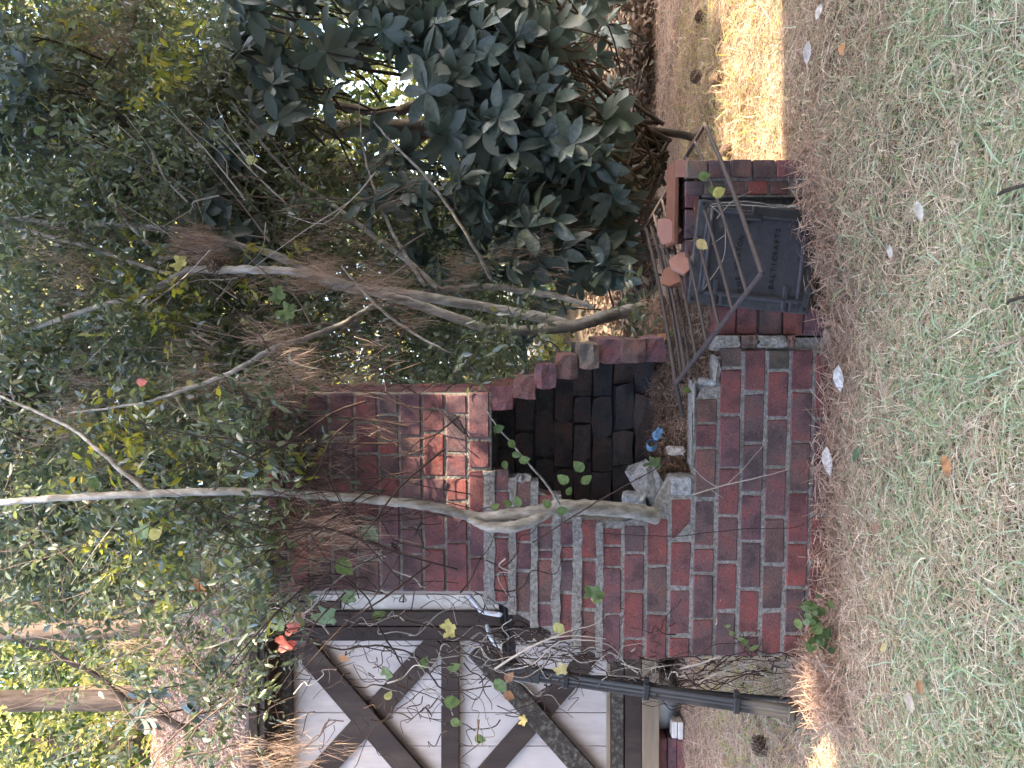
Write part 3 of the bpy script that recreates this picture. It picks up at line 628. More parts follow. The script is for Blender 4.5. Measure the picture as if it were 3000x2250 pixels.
o=bmobj('white_block',bm,M['white_trim']); a=S(2015,2140); o.location=(a.x,SY+.05,.05); tag(o,'chipped white block lying on the straw beside the brick pier','block')
# roof
e0=S(762,0).z; ry=8.7; rz=CAMZ+1090/F*ry
xr2=P(600,1480,7.5).x
rf=bmesh.new()
v=[rf.verts.new(q) for q in ((xr2,SY-.33,e0-.02),(xL_-.3,SY-.33,e0-.02),(xL_-.3,ry,rz),(xr2,ry,rz))]; f=rf.faces.new(v)
r_=bmesh.ops.extrude_face_region(rf,geom=[f]); 
for q in r_['geom']:
    if isinstance(q,bmesh.types.BMVert): q.co+=Vector((0,.03,-.06))
bmesh.ops.recalc_face_normals(rf,faces=rf.faces[:]); bmobj('roof',rf,M['roof'],sd)
# straw lying on the roof
N=16000; u=rng.random(N); v_=rng.random(N)
pos=np.stack([xr2+(xL_-xr2)*u, SY-.33+(ry-SY+.33)*v_, e0+(rz-e0)*v_+.01+.02*rng.random(N)],1)
d=rdir(N); d[:,2]=d[:,1]*(rz-e0)/(ry-SY+.33)+rng.normal(size=N)*.12; X_,Y_,Z_=frames(d,roll=.3)
NT=np.array([[-.5,-.5,0],[-.5,.5,0],[0,-.5,.05],[0,.5,.05],[.5,0,0]]); NF=[np.array([[0,1,3,2]]),np.array([[2,3,4]])]
V,Fs=scatter(NT,NF,pos,X_,Y_,Z_,np.stack([rng.uniform(.1,.2,N),np.full(N,.005),rng.uniform(.1,.2,N)],1))
o=link('roof_straw',npmesh('roof_straw',V,Fs),M['straw'],sd); o['kind']='stuff'

# ------------------------------------------------------------------ fallen downspout, pipe and white tubes
def profile_pipe(name,a,b,w_,t_,mat,parent,loc):
    """fluted rectangular downspout between two points"""
    d=(b-a); ln=d.length; d.normalize(); sx=Vector((0,1,0)).cross(d).normalized(); sy=d.cross(sx).normalized()
    pr=[]; 
    for side in range(4):
        for q in range(6):
            t=q/6; off=.0032*(1 if q in (2,4) else 0)
            c=[(-.5+t,-.5),(.5,-.5+t),(.5-t,.5),(-.5,.5-t)][side]; x=c[0]*w_; y=c[1]*t_
            if side==0: y+=off
            if side==2: y-=off
            if side==1: x-=off
            if side==3: x+=off
            pr.append((x,y))
    n=len(pr); bm=bmesh.new(); rings=[]
    for s in range(2):
        o_=a+d*ln*s-loc; rings.append([bm.verts.new(o_+sx*x+sy*y) for x,y in pr])
    for i in range(n): bm.faces.new((rings[0][i],rings[0][(i+1)%n],rings[1][(i+1)%n],rings[1][i]))
    bm.faces.new(rings[0]); bm.faces.new(rings[1][::-1]); bmesh.ops.recalc_face_normals(bm,faces=bm.faces[:])
    return bmobj(name,bm,mat,parent),sx,sy,d
A_,B_=P(1480,1962,3.62),P(2415,2100,3.47)
ds=empty('fallen_downspout','loose grey plastic downspout leaning on the ground left of the brickwork','downspout',tuple(B_))
o,sx,sy,dd=profile_pipe('downspout_pipe',A_,B_,.053,.042,M['plastic_grey'],ds,B_)
for ix,iy in ((1665,1986),(1903,2008),(2165,2050),(2320,2076)):
    t=(ix-1480)/(2415-1480); c=A_.lerp(B_,t)-B_
    bm=bmesh.new(); R=Matrix((sx,sy,dd)).transposed(); bm_box(bm,c,(.075,.056,.028),R,.004); bm_box(bm,c+sx*(-.0)+Vector((.035,0,0)),(.05,.03,.024),R,.003); bmobj('bracket',bm,M['plastic_black'],ds)
bm=bmesh.new(); bm_box(bm,(A_.lerp(B_,.07)-B_),(.072,.054,.13),Matrix((sx,sy,dd)).transposed(),.004); bmobj('coupling',bm,M['plastic_grey'],ds)
# thin dark bar beside it
q=[P(1530,1985,3.75),P(1800,1992,3.72),P(2000,2023,3.68),P(2340,2052,3.6)]
tb=Tubes().add(smooth_path(q,5),[.013,.02,.013,.012],6); o=tb.make('dark_edging_strip',M['plastic_black']); tag(o,'thin black plastic strip standing between the downspout and the brickwork','edging strip')
# horizontal black pipe with white tubes
A2,B2=P(1478,1748,3.72),P(1497,1962,3.66)
pb_=empty('black_pipe','short black fluted pipe lying across the shed corner behind vine twigs','pipe',tuple(A2))
profile_pipe('pipe_body',A2,B2,.062,.05,M['plastic_black'],pb_,A2)
w1=Tubes().add(smooth_path([P(1375,1745,3.7),P(1400,1775,3.66),P(1412,1790,3.64),P(1460,1800,3.62),P(1466,1795,3.62)],4),[.011,.012,.012,.013],8).make('white_tube',M['plastic_white'])
tag(w1,'bent white plastic tube, upper of two on the black pipe','tube')
w2=Tubes().add(smooth_path([P(1426,1832,3.66),P(1436,1862,3.62),P(1455,1885,3.62),P(1468,1895,3.62)],4),[.009,.011,.016,.012],8).make('white_tube',M['plastic_white'])
tag(w2,'curved white plastic tube, lower of two on the black pipe','tube')

# ------------------------------------------------------------------ woody plants
def lumpy(pts,r,n=12,jit=.05): return smooth_path(pts,6,.004)
def sapling(name,label,stems,mat,rootp,cat='tree'):
    e=empty(name,label,cat,tuple(rootp))
    for nm,pts,rad in stems:
        V,Fq=tube_arrays(smooth_path([p-rootp for p in pts],7,.0016),rad,12,.035); me=npmesh(nm,V,[Fq]); me.polygons.foreach_set('use_smooth',[True]*len(me.polygons)); link(nm,me,mat,e)
    return e
T1r=P(1925,1512,3.43)
t1=sapling('bare_sapling','slender grey sapling growing up through the left side of the brick hearth',[
 ('trunk',[P(*q) for q in ((1925,1512,3.44),(1850,1496,3.40),(1740,1488,3.36),(1640,1485,3.35),(1560,1502,3.35),(1480,1508,3.36),(1400,1515,3.38),(1300,1492,3.36),(1200,1475,3.35),(1100,1463,3.34),(950,1452,3.34),(800,1442,3.36),(600,1440,3.4),(400,1448,3.45),(200,1458,3.5),(-60,1475,3.6))],[.036,.034,.030,.024,.021,.02,.018,.017,.015]),
 ('branch',[P(*q) for q in ((1620,1492,3.35),(1560,1525,3.33),(1490,1545,3.32),(1420,1540,3.34),(1370,1520,3.36))],[.024,.025,.023,.012]),
 ('branch',[P(*q) for q in ((1640,1480,3.33),(1610,1430,3.28),(1560,1370,3.25),(1490,1290,3.22),(1430,1210,3.2),(1400,1150,3.2))],[.0065,.0045,.003,.0015]),
 ('branch',[P(*q) for q in ((440,1447,3.44),(300,1330,3.5),(200,1250,3.6),(0,1160,3.7))],[.012,.008,.006]),
 ],M['bark_grey'],T1r)
T2r=P(1930,905,4.02)
t2=sapling('multi_stem_tree','multi stemmed grey barked small tree rising right of the chimney',[
 ('trunk',[P(*q) for q in ((1935,905,4.05),(1870,908,4.0),(1780,925,3.97),(1700,950,3.95),(1620,962,3.93))],[0.0416,0.0352,0.0320,0.0304]),
 ('stem',[P(*q) for q in ((1630,960,3.94),(1540,968,3.9),(1430,960,3.86),(1330,930,3.84),(1230,895,3.82),(1120,862,3.82),(1000,830,3.84),(880,800,3.86),(760,790,3.9),(640,792,3.95),(560,790,4.0),(480,832,4.0),(400,868,4.05),(280,900,4.1),(100,960,4.2),(-60,1010,4.3))],[0.0272,0.0240,0.0240,0.0224,0.0208,0.0208,0.0192,0.0160,0.0128,0.0096]),
 ('stem',[P(*q) for q in ((1660,950,3.96),(1560,925,4.0),(1450,905,4.04),(1300,880,4.06),(1150,855,4.1),(1000,840,4.1),(900,795,4.12),(800,745,4.15),(700,720,4.2),(600,690,4.25),(470,665,4.3),(250,655,4.4),(-60,635,4.6))],[0.0288,0.0256,0.0272,0.0240,0.0224,0.0176,0.0144,0.0128]),
 ('stem',[P(*q) for q in ((1740,900,4.02),(1640,870,4.1),(1520,850,4.15),(1430,840,4.2),(1300,850,4.2),(1180,862,4.2))],[0.0128,0.0176,0.0176,0.0144]),
 ('branch',[P(*q) for q in ((1290,850,4.15),(1200,770,4.2),(1080,680,4.3),(960,590,4.4),(860,520,4.45),(750,400,4.5),(680,300,4.6))],[0.0160,0.0160,0.0128,0.0096,0.0064]),
 ('branch',[P(*q) for q in ((1245,840,4.15),(1160,700,4.2),(1110,590,4.3),(1080,500,4.35),(1060,400,4.4),(1050,280,4.5))],[0.0112,0.0088,0.0064,0.0032]),
 ('branch',[P(*q) for q in ((1440,822,4.1),(1400,745,4.05),(1330,630,4.0),(1250,520,4.0),(1150,420,4.0),(1095,355,4.0))],[0.0096,0.0080,0.0064,0.0040]),
 ('branch',[P(*q) for q in ((1098,892,3.8),(1000,950,3.7),(900,990,3.65),(800,1020,3.6),(700,1080,3.6),(560,1135,3.65),(420,1180,3.7),(200,1210,3.8))],[0.0128,0.0136,0.0136,0.0112,0.0080,0.0040]),
 ('branch',[P(*q) for q in ((1310,1030,3.6),(1210,975,3.65),(1120,910,3.7),(1060,850,3.75),(1000,780,3.8))],[0.0040,0.0072,0.0072,0.0040]),
 ('branch',[P(*q) for q in ((480,760,4.2),(330,600,4.3),(250,450,4.4),(180,330,4.5))],[0.0112,0.0096,0.0064]),
 ('branch',[P(*q) for q in ((720,780,4.1),(500,800,4.2),(250,720,4.3),(-50,640,4.4))],[0.0112,0.0112,0.0096]),
 ],M['bark_grey'],T2r)
def bgtree(ix0,ix1,iy,d,r0,mat,label,name='pine_tree',lean=0,branches=()):
    a=P(ix1,iy,d); g=float(hz(a.x,d)); base=Vector((a.x-lean*.3,d,g-.1))
    e=empty(name,label,'tree',tuple(base)); top=P(ix0,iy+lean,d)
    pts=[base,base.lerp(top,.33)+Vector((.05,0,0)),base.lerp(top,.7)+Vector((-.04,0,0)),top]
    V,Fq=tube_arrays(smooth_path([q-base for q in pts],8,.01),[r0*1.15,r0,r0*.9,r0*.8],18,.04); me=npmesh('trunk',V,[Fq]); me.polygons.foreach_set('use_smooth',[True]*len(me.polygons)); link('trunk',me,mat,e)
    for br in branches:
        V,Fq=tube_arrays(smooth_path([P(*q)-base for q in br[0]],6,.01),br[1],8,.05); me=npmesh('branch',V,[Fq]); link('branch',me,mat,e)
    return e
bgtree(-900,1200,1840,9.6,.13,M['bark_pine'],'thick reddish pine trunk behind the shed roof, nearer the chimney',branches=[([(430,1790,9.2),(200,1760,9.1),(60,1770,9),(-100,1720,9)],[.10,.11,.08,.05])])
bgtree(-900,1200,2045,10.5,.16,M['bark_pine'],'thick reddish pine trunk behind the shed roof, farther from the chimney')
bgtree(-900,1200,2190,14,.2,M['bark_dark'],'dark trunk at the far edge of the shed roof')
bgtree(-900,1500,1195,12,.10,M['bark_grey'],'slim pale trunk far behind the chimney top')
bgtree(-700,1850,395,7.5,.085,M['bark_dark'],'dark trunk among the big leaved shrubs, in the bright gap','broadleaf_tree',branches=[([(1500,395,7.5),(1300,300,7.4),(1100,330,7.3),(800,260,7.3)],[.05,.05,.04]),([(1250,395,7.5),(1050,520,7.4),(800,560,7.4)],[.04,.03,.02])])
bgtree(-700,1850,620,6.8,.055,M['bark_dark'],'thin dark trunk behind the multi stemmed tree','broadleaf_tree',branches=[([(1400,620,6.8),(1200,560,6.8),(1000,600,6.8)],[.03,.03,.015])])
for ps,lab in (([(560,1815,8),(300,1690,7.6),(150,1640,7.5),(-60,1480,7.2)],'dark crooked limb leaning across the top left foliage'),([(640,2170,7),(420,2080,7),(250,1960,7),(0,1850,7)],'long thin pale limb in front of the pine trunks')):
    e=Tubes().add(smooth_path([P(*q) for q in ps],8,.01),[.03,.026,.018],8,.05).make('leaning_limb',M['bark_dark']); tag(e,lab,'branch')

def fine_twigs(n,regions,mat,root,parent):
    tb=Tubes(); r0=np.array(root)
    for _ in range(n):
        a,b,c,d_,e,f=random.choice(regions); p=np.array(list(P(random.uniform(a,b),random.uniform(c,d_),random.uniform(e,f))))-r0
        th=random.uniform(-1.0,1.0); L_=random.uniform(.3,.95); d=np.array([math.sin(th),random.gauss(0,.3),math.cos(th)]); q=[p+d*L_*t+rng.normal(size=3)*.022*(t>0) for t in (0,.3,.6,1.)]
        r=random.uniform(.002,.0055); tb.add(smooth_path(q,3),[r,r*.7,r*.35],4)
        if random.random()<.7: tb.add(smooth_path([q[1],q[1]+(d+rng.normal(size=3)*.6)*L_*.25,q[1]+(d+rng.normal(size=3)*.7)*L_*.42],3),[r*.6,r*.3],4)
    tb.make('twigs',mat,parent)['kind']='stuff'
TR=[(-50,1100,700,1500,3.5,4.3),(0,900,100,900,4.0,4.7),(600,1250,500,1100,3.8,4.4),(200,800,1400,2200,3.7,4.6)]
fine_twigs(60,[(800,1400,1170,1740,3.31,3.37)],M['vine_dark'],T2r,t2); fine_twigs(140,TR,M['twig'],T2r,t2); fine_twigs(22,TR,M['twig_pale'],T2r,t2)
# foliage built from sprays: a twig with leaves in pairs
def sprays(centers, n_leaf, tw_len, leaf_len, tmpl, matl, name, parent=None, twigmat=None, droop=.15, kind='stuff', outward=None, lw=1.0, label=None, cat=None, keep=None):
    N=len(centers); tv,tf=tmpl
    d=rdir(N); d[:,2]=d[:,2]*.6+.12
    if outward is not None: d=d*.8+outward
    d/=np.linalg.norm(d,axis=1)[:,None]
    ln=tw_len*rng.uniform(.6,1.3,N)
    t=(np.arange(n_leaf)+.6)/n_leaf
    pos=centers[:,None,:]+d[:,None,:]*(ln[:,None]*t[None])[...,None]
    pos[...,2]-=droop*(ln[:,None]*t[None]**2)
    side=np.cross(d,rdir(N)); side/=np.linalg.norm(side,axis=1)[:,None]
    sgn=np.where(np.arange(n_leaf)%2,1,-1)
    ld=d[:,None,:]*.55+side[:,None,:]*sgn[None,:,None]+rng.normal(size=(N,n_leaf,3))*.35
    ld[...,2]-=.25
    pos=pos.reshape(-1,3)+rng.normal(size=(N*n_leaf,3))*.004; ld=ld.reshape(-1,3)
    if keep is not None: kk=keep(pos); pos=pos[kk]; ld=ld[kk]
    X_,Y_,Z_=frames(ld,roll=.7); s=leaf_len*rng.uniform(.6,1.25,len(pos)); S3=np.stack([s,s*lw,s],1)
    V,Fs=scatter(tv,tf,pos,X_,Y_,Z_,S3)
    o=link(name,npmesh(name,V,Fs),matl,parent); 
    if kind: o['kind']=kind
    if label: tag(o,label,cat)
    if twigmat:
        end=centers+d*ln[:,None]; end[:,2]-=droop*ln; mid=centers+d*ln[:,None]*.5
        wv=np.cross(d,rdir(N)); wv/=np.linalg.norm(wv,axis=1)[:,None]; w_=.0016
        V=np.stack([centers-wv*w_,centers+wv*w_,mid-wv*w_,mid+wv*w_,end],1).reshape(-1,3); oo=(np.arange(N)*5)[:,None]
        t_=link('twigs',npmesh('twigs',V,[np.array([[0,1,3,2]])+oo,np.array([[2,3,4]])+oo]),twigmat,parent); t_['kind']='stuff'
    return o
def blob(N,regions):
    """points in a union of boxes given in photograph x, y ranges and a depth range, with clumping"""
    out=[]; tot=sum(r[6] for r in regions)
    for (a,b,c,d_,e,f,wt) in regions:
        n=int(N*wt/tot); nc=max(3,n//14)
        ic=np.stack([rng.uniform(a,b,nc),rng.uniform(c,d_,nc),rng.uniform(e,f,nc)],1)
        k=rng.integers(0,nc,n); q=ic[k]+rng.normal(size=(n,3))*np.array([55,55,.10])
        dd=q[:,2]; out.append(np.stack([(1125-q[:,1])/F*dd,dd,CAMZ+(1540-q[:,0])/F*dd],1))
    return np.concatenate(out)
# near small leaved shrub foliage, hanging over the chimney and round the multi stemmed tree
reg=[(-60,560,560,1500,3.7,4.7,30),(0,620,60,620,3.9,5.0,20),(560,900,560,1130,4.15,4.6,8),(420,720,1200,1760,3.5,4.0,9),(700,900,1100,1420,3.37,3.45,4),(640,860,1440,1760,3.4,3.9,5),(700,880,1120,1700,3.37,3.44,2.5),(600,840,1480,2260,4.2,5.6,5),(500,900,900,1200,4.1,4.5,6),(1200,1480,860,1130,4.1,4.4,4),(880,1450,560,900,4.3,4.9,6),(900,1430,880,1140,4.1,4.5,4),(60,560,1480,1740,3.9,5.0,5),(560,760,1740,2260,3.9,4.8,3),(-50,520,1740,2260,4.3,5.5,7),(1380,1560,980,1160,3.6,3.8,1.6),(1780,1960,830,960,3.75,3.9,.7)]
c=blob(2700,reg)-np.array(T2r)
sprays(c,9,.20,.056,(LEAF8v,LEAF8f),M['privet'],'foliage',t2,M['twig'],lw=1.0)
c=blob(190,reg[:6])-np.array(T2r); sprays(c,8,.18,.06,(LEAF8v,LEAF8f),M['privet_y'],'yellowing_foliage',t2,None)
# middle distance shrubs behind
e=empty('backing_shrub','loose small leaved shrub behind the multi stemmed tree','shrub',(1.2,5.6,.1))
c=blob(8000,[(-100,900,0,1500,5.2,6.4,20),(600,1500,500,1150,5.2,6.2,7),(-100,500,1450,1720,5.2,6.2,3)])-np.array([1.2,5.6,.1])
sprays(c,9,.3,.08,(LEAF4v,LEAF4f),M['privet'],'foliage',e,M['twig'])
for q in ((.2,.4),(-.2,.1),(.5,-.2),(-.9,.3)):
    V,Fq=tube_arrays(smooth_path([Vector((q[0],q[1],0)),Vector((q[0]*1.5,q[1],1.2)),Vector((q[0]*2.3,q[1]*1.2,3))],6,.01),[.03,.02,.01],6); link('stem',npmesh('stem',V,[Fq]),M['bark_dark'],e)
# far woodland
e_far=[]
def far_mass(N,x0,x1,y0,y1,z0,z1,leaf,mat,name,label,n_leaf=10):
    nc=max(4,N//22); cc=np.stack([rng.uniform(x0,x1,nc),rng.uniform(y0,y1,nc),rng.uniform(z0,z1,nc)],1)
    c=cc[rng.integers(0,nc,N)]+rng.normal(size=(N,3))*np.array([.45,.45,.4])
    o=sprays(c,n_leaf,.5,leaf,(LEAF4v,LEAF4f),mat,name,None,None,label=label,cat='foliage')
far_mass(15000,-14,14,16,22,0,15,.23,M['far_leaf'],'woodland_foliage','sunny yellow green woodland foliage far behind everything')
far_mass(3000,-9,2,9.8,13,3.0,11,.12,M['far_leaf'],'woodland_foliage','bright yellow green leaves beyond the shed roof')
far_mass(9000,-11,13,13,17,.0,13,.19,M['far_dark'],'woodland_foliage','darker green woodland foliage in front of the sunny far trees')
far_mass(3000,7,16,7,17,0,11,.2,M['far_leaf'],'woodland_foliage','woodland foliage closing the lawn beyond the right edge')
far_mass(1200,-16,-6,8,16,0,10,.2,M['far_dark'],'woodland_foliage','woodland foliage behind the far end of the shed')
# the far hillside of leaves that closes the view
# ------------------------------------------------------------------ big leaved shrubs
def whorls(centers, outs, parent, leafname='leaf', as_objects=0, size=.175):
    k=0; P_=[];X=[];Y=[];Z=[];S_=[]
    cnt=0
    meshes=[]
    for i in range(4):
        tv=MAG.copy(); tv[:,2]-= (tv[:,0]**2)*(.05+.07*i); tv[:,2]+=.25*np.abs(tv[:,1])*(.5+.3*i)
        me=npmesh('leaf',tv,MAGf); me.polygons.foreach_set('use_smooth',[True]*len(me.polygons)); me.materials.append(M['mag_leaf']); meshes.append(me)
    order=np.argsort(centers[:,1])
    for idx in order:
        c=centers[idx]; o_=outs[idx]/np.linalg.norm(outs[idx])
        a=np.cross(o_,[0.3,.1,1.]); a/=np.linalg.norm(a); b=np.cross(o_,a); n=random.randint(6,9)
        for q in range(n):
            th=q*2*math.pi/n+random.uniform(-.25,.25); el_=random.uniform(-.25,.95)
            d=(math.cos(th)*a+math.sin(th)*b)*math.cos(el_)+o_*math.sin(el_); d=d+np.array([0,0,-.45]); d/=np.linalg.norm(d)
            z=o_-d*o_.dot(d)+rng.normal(size=3)*.12; z-=d*z.dot(d); z/=np.linalg.norm(z); y=np.cross(z,d)*1.3; s=size*random.uniform(.65,1.15)
            if cnt<as_objects:
                ob=bpy.data.objects.new('leaf',random.choice(meshes)); COL.objects.link(ob); ob.parent=parent
                ob.matrix_basis=Matrix(((d[0]*s,y[0]*s,z[0]*s,c[0]),(d[1]*s,y[1]*s,z[1]*s,c[1]),(d[2]*s,y[2]*s,z[2]*s,c[2]),(0,0,0,1))); cnt+=1
            else: P_.append(c);X.append(d);Y.append(y);Z.append(z);S_.append(s)
    if P_:
        tv=MAG.copy(); tv[:,2]-=tv[:,0]**2*.1
        V,Fs=scatter(tv,MAGf,np.array(P_),np.array(X),np.array(Y),np.array(Z),np.array(S_)); me=npmesh('leaves',V,Fs); me.polygons.foreach_set('use_smooth',[True]*len(me.polygons))
        o=link('leaves',me,M['magnolia'],parent); o['kind']='stuff'
def bigshrub(label,base,regions,nw,objs,size=.18,stemmed=True):
    e=empty('big_leaved_shrub',label,'shrub',tuple(base)); b=np.array(base)
    c=[]; tot=sum(r[6] for r in regions)
    for (a,bb,cc,d_,e_,f,wt) in regions:
        n=max(2,int(nw*wt/tot)); ix=rng.uniform(a,bb,n); iy=rng.uniform(cc,d_,n); dd=rng.uniform(e_,f,n)
        c.append(np.stack([(1125-iy)/F*dd,dd,CAMZ+(1540-ix)/F*dd],1))
    c=np.concatenate(c)-b
    outs=np.stack([rng.normal(0,.5,len(c)),rng.normal(-.75,.4,len(c)),rng.normal(.45,.35,len(c))],1)
    whorls(c,outs,e,as_objects=objs,size=size)
    # stems up to the whorls
    tb=Tubes()
    for i in range(0,len(c)):
        q=c[i]; m=q*.55+np.array([rng.normal()*.1,rng.normal()*.1+.25,-.05]); m2=q+np.array([0,.12,-.22])
        if i%9==0 and stemmed:
            V,Fq=tube_arrays(smooth_path([np.array([rng.normal()*.12,.45+rng.normal()*.1,0]),m,m2,q],4,.004),[.016,.011,.007,.005],5); link('stem',npmesh('stem',V,[Fq]),M['bark_dark'],e)
        else: tb.add(smooth_path([q+np.array([rng.normal()*.15,.35,-.35]),m2,q],3),[.008,.006,.004],5)
    tb.make('twigs',M['bark_dark'],e)['kind']='stuff'
    return e
bigshrub('large leaved dark evergreen shrub, tallest, leaning over the iron grate',P(1980,420,5.1),[(1380,1800,340,800,4.1,4.8,26),(1600,1840,380,760,4.6,5.3,14),(1220,1640,60,440,4.2,5.0,24),(1040,1500,380,620,4.2,4.8,6),(1200,1560,-60,200,4.3,5.2,14),(1000,1300,-60,130,4.4,5.2,8)],350,290)
bigshrub('large leaved evergreen branch mass high at the right of the view',P(1900,-60,5.4),[(640,1000,-60,170,4.2,5,8),(720,960,120,420,4.4,5.2,8),(560,760,430,760,4.3,5,5),(-50,130,0,420,4.0,4.6,6),(1200,1480,640,820,4.6,5.0,5)],80,0,stemmed=False)
bigshrub('large leaved evergreen growth peeping over the shed eave',P(1900,1650,5.6),[(330,480,1100,1230,4.6,5,3),(280,520,1950,2150,4.8,5.2,3),(560,760,1780,2150,4.9,5.4,4)],12,0,.15,stemmed=False)
bigshrub('shady low evergreen shrub behind the firebox',P(1900,760,6.2),[(1500,1850,500,1000,5.3,6.2,12),(1300,1800,-60,500,5.6,6.6,20),(1480,1830,-60,420,6.4,7.6,16)],95,0)

# ------------------------------------------------------------------ hanging pine needles draped on everything
def needles(cl,per,ln,spread,name,label,mat,wid=.0017,vert=.8):
    N=len(cl); base=np.repeat(cl,per,0)+rng.normal(size=(N*per,3))*spread
    cd_=rdir(N)*(1-vert)+np.array([0,0,-vert]); d=np.repeat(cd_,per,0)+rng.normal(size=(N*per,3))*.22
    X_,Y_,Z_=frames(d,roll=1.0); n=len(base)
    V,Fs=scatter(NT,NF,base,X_,Y_,Z_,np.stack([ln*rng.uniform(.6,1.2,n),np.full(n,wid),ln*rng.uniform(.3,2,n)*rng.choice([-1,1],n)],1))
    tag(link(name,npmesh(name,V,Fs),mat),label,'pine needles',kind='stuff')
reg2=[(150,620,450,1400,3.8,4.4,16),(560,1000,1240,1700,3.38,3.5,7),(850,1200,740,960,3.7,4.1,6),(1100,1600,700,960,3.7,4.2,3),(400,900,1700,2260,3.9,4.6,10),(700,1150,1080,1300,3.35,3.5,5),(100,700,0,500,4.2,5,7),(820,1150,560,800,4.2,4.5,3),(560,900,860,1200,3.5,3.9,3)]
needles(blob(330,reg2),18,.15,.035,'draped_needles','rusty brown pine needles draped over the branches and the chimney',M['straw_hang'])
# dense clumps lodged in the tree forks
cl=np.concatenate([np.array([list(P(a+rng.normal()*s,b+rng.normal()*s*.6,d+rng.normal()*.05)) for _ in range(n_)]) for a,b,d,s,n_ in ((590,730,4.0,35,24),(930,815,3.8,30,9),(800,1000,3.6,35,5),(880,1130,3.4,50,6),(1330,800,4.1,30,5),(1080,830,3.8,30,4),(760,1700,3.6,60,6),(1000,1560,3.32,50,7))])
needles(cl,34,.17,.03,'needle_clumps','thick clumps of brown pine needles caught in the tree forks',M['straw_hang'],.0016,.72)

# ------------------------------------------------------------------ vine tangle at the shed corner
vt=empty('vine_tangle','tangle of thin dark vine twigs between the brick shoulder and the shed','vine',tuple(P(2300,1950,3.55)))
vb=P(2300,1950,3.55)
tb=Tubes(); tbp=Tubes()
for k in range(400):
    r0=random.random()
    if r0<.55: a=P(random.uniform(1400,2300),random.uniform(1830,2010),random.uniform(3.5,3.7)); sp=(random.uniform(-330,330),random.uniform(-120,120))
    else: a=P(random.uniform(850,1500),random.uniform(1500,2150),random.uniform(3.38,3.9)); sp=(random.uniform(-260,260),random.uniform(-200,200))
    n=6; pts=[a-vb]; dx,dz=-sp[1]/F*3.5,-sp[0]/F*3.5
    for q in range(1,n): pts.append(pts[0]+Vector((dx*q/n,random.gauss(0,.015),dz*q/n))+Vector((random.gauss(0,.018),0,random.gauss(0,.018))))
    (tbp if random.random()<.22 else tb).add(smooth_path(pts,4),[random.uniform(.0015,.0045),.0013],4)
tb.make('stems',M['vine_dark'],vt)['kind']='stuff'; tbp.make('pale_stems',M['twig_pale'],vt)['kind']='stuff'
for ps in ([(840,1850,3.6),(900,1870,3.6),(1000,1905,3.6),(1100,1890,3.6),(1220,1925,3.6),(1300,2020,3.65),(1440,2010,3.6)],[(1010,1690,3.4),(1080,1760,3.5),(1110,1840,3.55),(1150,1900,3.6),(1200,1990,3.6)],[(870,1900,3.5),(990,1850,3.5),(1130,1810,3.5),(1300,1850,3.5),(1500,1920,3.5),(1560,2000,3.5)],[(600,1900,3.8),(760,1850,3.7),(900,1790,3.5),(960,1720,3.42),(1060,1650,3.38),(1120,1610,3.38)]):
    V,Fq=tube_arrays(smooth_path([P(*q)-vb for q in ps],6,.002),[.003,.0045,.003],6); link('stem',npmesh('stem',V,[Fq]),M['vine_dark'] if ps[0][0]!=600 else M['bark_grey'],vt)
# leaves of the vine: (ix, iy, depth, size, kind, direction)
vl=[(985,1640,3.35,.085,'g',1),(780,1605,3.4,.07,'g',1),(840,1585,3.4,.055,'g',1),(1062,1540,3.3,.085,'g2',1),(925,1790,3.45,.105,'g',0),(1003,1740,3.45,.07,'g',0),(800,1830,3.5,.07,'g',0),(1740,1730,3.4,.055,'y',0),(1728,1760,3.38,.08,'gy',0),
 (1295,1850,3.5,.07,'y',0),(1125,1985,3.55,.055,'gy',0),(1130,2050,3.6,.045,'y',1),(1450,1990,3.5,.07,'g',1),(1480,1995,3.5,.05,'b',1),(1475,2030,3.5,.05,'b',1),(1625,1825,3.45,.06,'y',1),(1630,1950,3.5,.06,'y',0),(1520,2110,3.55,.04,'y',0),(990,1925,3.6,.05,'b',1),
 (1300,2055,3.6,.07,'g',1),(1310,1960,3.55,.06,'gy',1),(620,1680,3.8,.08,'y',0),(560,1710,3.8,.08,'b',0),(1090,1810,3.5,.06,'gy',1),(1230,1960,3.6,.06,'g',1),(440,1580,3.7,.07,'y',1),(700,1690,3.6,.07,'y',0),(260,1400,3.6,.06,'gy',1),(400,1540,3.6,.08,'g',0),(1320,2110,3.6,.05,'g',1),(1390,2160,3.6,.05,'g',1)]
mm={'g':M['vine_green'],'g2':M['vine_green'],'gy':M['vine_green'],'y':M['vine_yellow'],'b':M['dead_brown']}
OV=np.array([[0,0,0],[.12,.22,.02],[.4,.34,.03],[.72,.22,.0],[1,0,-.06],[.72,-.22,0],[.4,-.34,.03],[.12,-.22,.02],[.12,0,-.01],[.4,0,-.02],[.72,0,-.03]])
for ix,iy,d,s,k,sh_ in vl:
    o=leafobj('leaf',P(ix,iy,d)-vb,s*1.15,mm[k],None,None,tmpl=((LOBv,LOBf) if sh_==0 else (OV,MAGf)),parent=vt); o.rotation_quaternion=facing(random.uniform(-2.6,-.4),.5)
